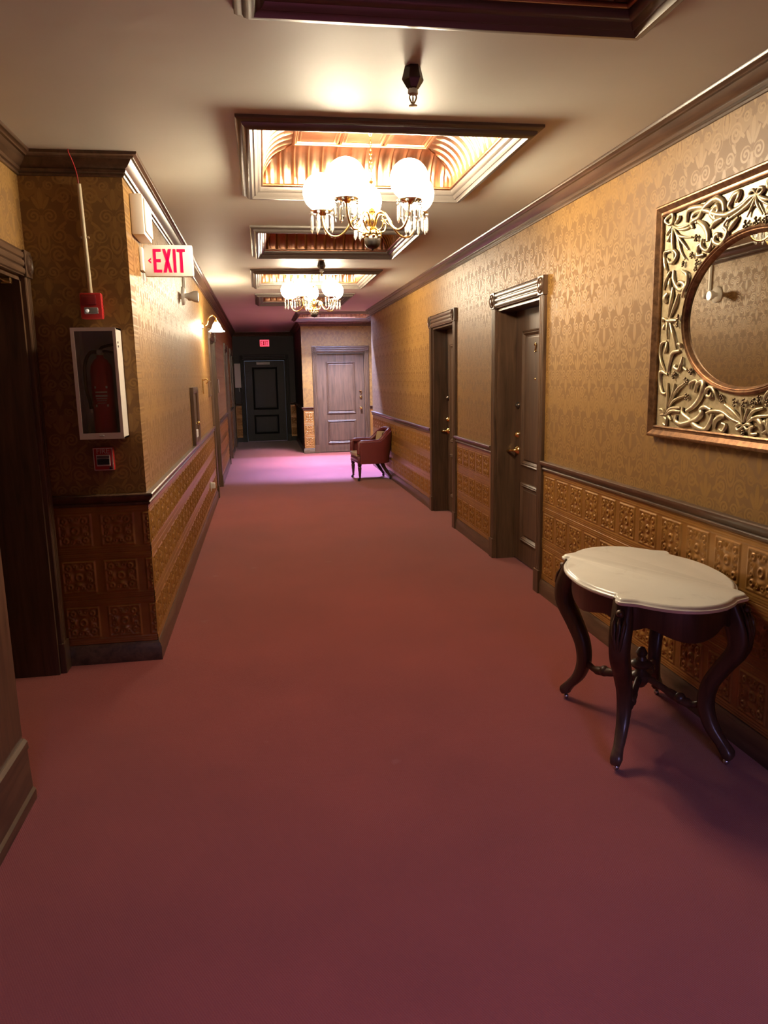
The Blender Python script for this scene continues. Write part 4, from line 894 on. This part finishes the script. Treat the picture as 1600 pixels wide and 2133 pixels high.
b = MB().lathe([(0.020, 0.028), (0.024, 0.060), (0.040, 0.090), (0.050, 0.120), (0.050, 0.145), (0.044, 0.150)], 20, axis='x', caps=False); b.v = [Vector((p.x, p.y-0.03-p.x*0.35, p.z-p.x*0.12)) for p in b.v]; hd = b.build('lamp_head', WHITE, eh, 40)
b = MB().lathe([(0.0005, 0.146), (0.030, 0.147), (0.044, 0.148)], 20, axis='x', caps=False); b.v = [Vector((p.x, p.y-0.03-p.x*0.35, p.z-p.x*0.12)) for p in b.v]; b.build('lens', STEEL, hd, 40)
MB().sphere((0.060, 0.105, -0.005), 0.030, 12).build('sensor_ball', WHITE, eh, 60)
MB().tube([(0.02, 0.06, -0.005), (0.055, 0.10, -0.005)], 0.012, 8).build('sensor_arm', WHITE, eh, 60)
MB().bbox(0.001, 0.024, 0.110, 0.134, -0.01, 0.300, 0.003).build('conduit', WHITE, eh)
sc = thing('wall_sconce', 'brass wall lamp with a glowing glass bell shade on the left', 'wall lamp', (XL, 9.35, 2.10), 0)
MB().lathe([(0.0005, 0.022), (0.020, 0.020), (0.034, 0.012), (0.042, 0.001)], 18, (0, 0, 0.13), 'x').build('back_plate', BRASS, sc, 40)
MB().tube(catmull([(0.015, 0, 0.13), (0.06, 0, 0.15), (0.085, 0, 0.225), (0.13, 0, 0.255), (0.165, 0, 0.225), (0.170, 0, 0.185)], 5), 0.007, 8).build('arm', BRASS, sc, 60)
MB().lathe([(0.0005, 0.195), (0.022, 0.192), (0.026, 0.175), (0.024, 0.165)], 14, (0.170, 0, 0)).build('socket_cup', BRASS, sc, 40)
b = MB(); prof = [(0.024, 0.172), (0.040, 0.150), (0.050, 0.120), (0.062, 0.090), (0.088, 0.062)]
n_ = 24; vs = []
for r, z in prof:
    for j in range(n_):
        rr = r*(1+0.07*math.cos(6*2*PI*j/n_)*(0.17-z)/0.11); vs.append((0.170+rr*math.cos(2*PI*j/n_), rr*math.sin(2*PI*j/n_), z))
fs = [(i*n_+j, i*n_+(j+1) % n_, (i+1)*n_+(j+1) % n_, (i+1)*n_+j) for i in range(len(prof)-1) for j in range(n_)]
b.add(vs, fs).build('glass_shade', SHADEG, sc, 60)
MB().sphere((0.170, 0, 0.110), 0.028, 12).build('bulb', SHADEG, sc, 60)
wh = thing('wall_hatch', 'narrow dark wooden framed panel with brass knob on the left wall', 'wall panel', (XL, 7.51, RAIL1), 0)
b = MB().sweep([(0, -0.26, 0.0), (0, 0.26, 0.0), (0, 0.26, 0.545), (0, -0.26, 0.545)], [(0, 0.001), (0, 0.030), (0.020, 0.036), (0.055, 0.026), (0.065, 0.012), (0.065, 0.001)], nrm=(1, 0, 0), closed=True); b.build('frame', WOOD, wh, 40)
MB().bbox(0.001, 0.012, -0.20, 0.20, 0.06, 0.485, 0.003).build('panel', DOORW, wh)
MB().bbox(0.012, 0.030, -0.13, 0.06, 0.065, 0.135, 0.004).build('ledge', PAPER, wh)
MB().sphere((0.042, -0.02, 0.20), 0.016, 12).tube([(0.01, -0.02, 0.20), (0.04, -0.02, 0.20)], 0.006, 8).build('knob', BRASS, wh, 60)
hk = thing('wall_bracket', 'small brass bracket on the left wall beyond the wooden panel', 'bracket', (XL, 8.85, 1.44), 0)
MB().bbox(0.001, 0.010, -0.022, 0.022, 0, 0.165, 0.003).build('plate', BRASS, hk)
MB().tube(catmull([(0.008, 0, 0.150), (0.05, 0, 0.165), (0.062, 0, 0.135), (0.040, 0, 0.115)], 4), 0.006, 7).build('hook', BRASS, hk, 60)
pf = thing('picture_frame', 'small dark framed notice on the left wall below the wall lamp', 'picture frame', (XL, 9.85, 1.385), 0)
MB().sweep([(0, -0.13, 0.0), (0, 0.13, 0.0), (0, 0.13, 0.20), (0, -0.13, 0.20)], [(0, 0.001), (0, 0.022), (0.020, 0.026), (0.026, 0.010), (0.026, 0.001)], nrm=(1, 0, 0), closed=True).build('frame', WOOD, pf, 40)
MB().box(0.001, 0.008, -0.105, 0.105, 0.025, 0.175).build('print', PAPER, pf)
pf2 = thing('door_plaque', 'slim pale plaque beyond the first left door', 'plaque', (XL, 11.86, 1.40), 0)
MB().bbox(0.001, 0.020, -0.09, 0.09, 0, 0.20, 0.004).build('plaque', PAPER, pf2)
MB().sweep([(0, -0.095, -0.005), (0, 0.095, -0.005), (0, 0.095, 0.205), (0, -0.095, 0.205)], [(0, 0.001), (0, 0.018), (0.012, 0.022), (0.014, 0.001)], nrm=(1, 0, 0), closed=True).build('rim', WOOD, pf2, 40)
ol = thing('wall_outlet', 'white outlet with a plugged-in freshener low on the left wall', 'outlet', (XL, 9.05, 0.275), 0)
MB().bbox(0.008, 0.016, -0.036, 0.036, 0, 0.115, 0.003).build('face_plate', WHITE, ol)
MB().bbox(0.016, 0.062, -0.024, 0.024, 0.035, 0.105, 0.010).build('plug_in_unit', WHITE, ol, 40)

# ---- far exit alcove
xf_ = thing('far_exit_sign', 'tiny red lit exit sign above the dark door at the far end', 'exit sign', (0.13, YX, 2.385), 0)
MB().bbox(-0.122, 0.122, -0.045, -0.001, 0, 0.175, 0.006).build('housing', WHITE, xf_)
MB().box(-0.112, 0.112, -0.047, -0.045, 0.010, 0.165).build('lit_panel', EXITFAR, xf_)
EXD = mat('dark_red_letters', (0.16, 0.0, 0.01), 0.5)
def fl(polys, x, nm):
    b = MB()
    for poly in polys: b.prism([(x+p, q) for p, q in poly], -0.049, -0.047, lambda a, c, h: (a, h, c))
    b.build(nm, EXD, xf_)
fl([R_(0, 0.016, 0.03, 0.145), R_(0.016, 0.042, 0.03, 0.046), R_(0.016, 0.038, 0.08, 0.096), R_(0.016, 0.042, 0.129, 0.145)], -0.095, 'letter_e')
fl([[(0, 0.03), (0.017, 0.03), (0.048, 0.145), (0.031, 0.145)], [(0.031, 0.03), (0.048, 0.03), (0.017, 0.145), (0, 0.145)]], -0.045, 'letter_x')
fl([R_(0, 0.016, 0.03, 0.145)], 0.012, 'letter_i')
fl([R_(0, 0.048, 0.129, 0.145), R_(0.016, 0.032, 0.03, 0.129)], 0.040, 'letter_t')
nb = thing('notice_board', 'pale tall notice box on the alcove wall left of the dark exit door', 'notice box', (-0.575, YX, 1.38), 0)
MB().bbox(-0.075, 0.075, -0.07, -0.001, 0, 0.60, 0.006).build('box', PAPER, nb)
MB().tube([(0.02, -0.03, 0), (0.02, -0.03, -0.10)], 0.008, 8).build('outlet_pipe', GREYL, nb, 60)
SC.cycles.max_bounces = 5; SC.cycles.diffuse_bounces = 3; SC.cycles.glossy_bounces = 3; SC.cycles.transmission_bounces = 4; SC.cycles.sample_clamp_indirect = 6.0
SC.cycles.use_adaptive_sampling = True; SC.cycles.adaptive_threshold = 0.04; SC.cycles.use_light_tree = False
SC.cycles.caustics_reflective = False; SC.cycles.caustics_refractive = False
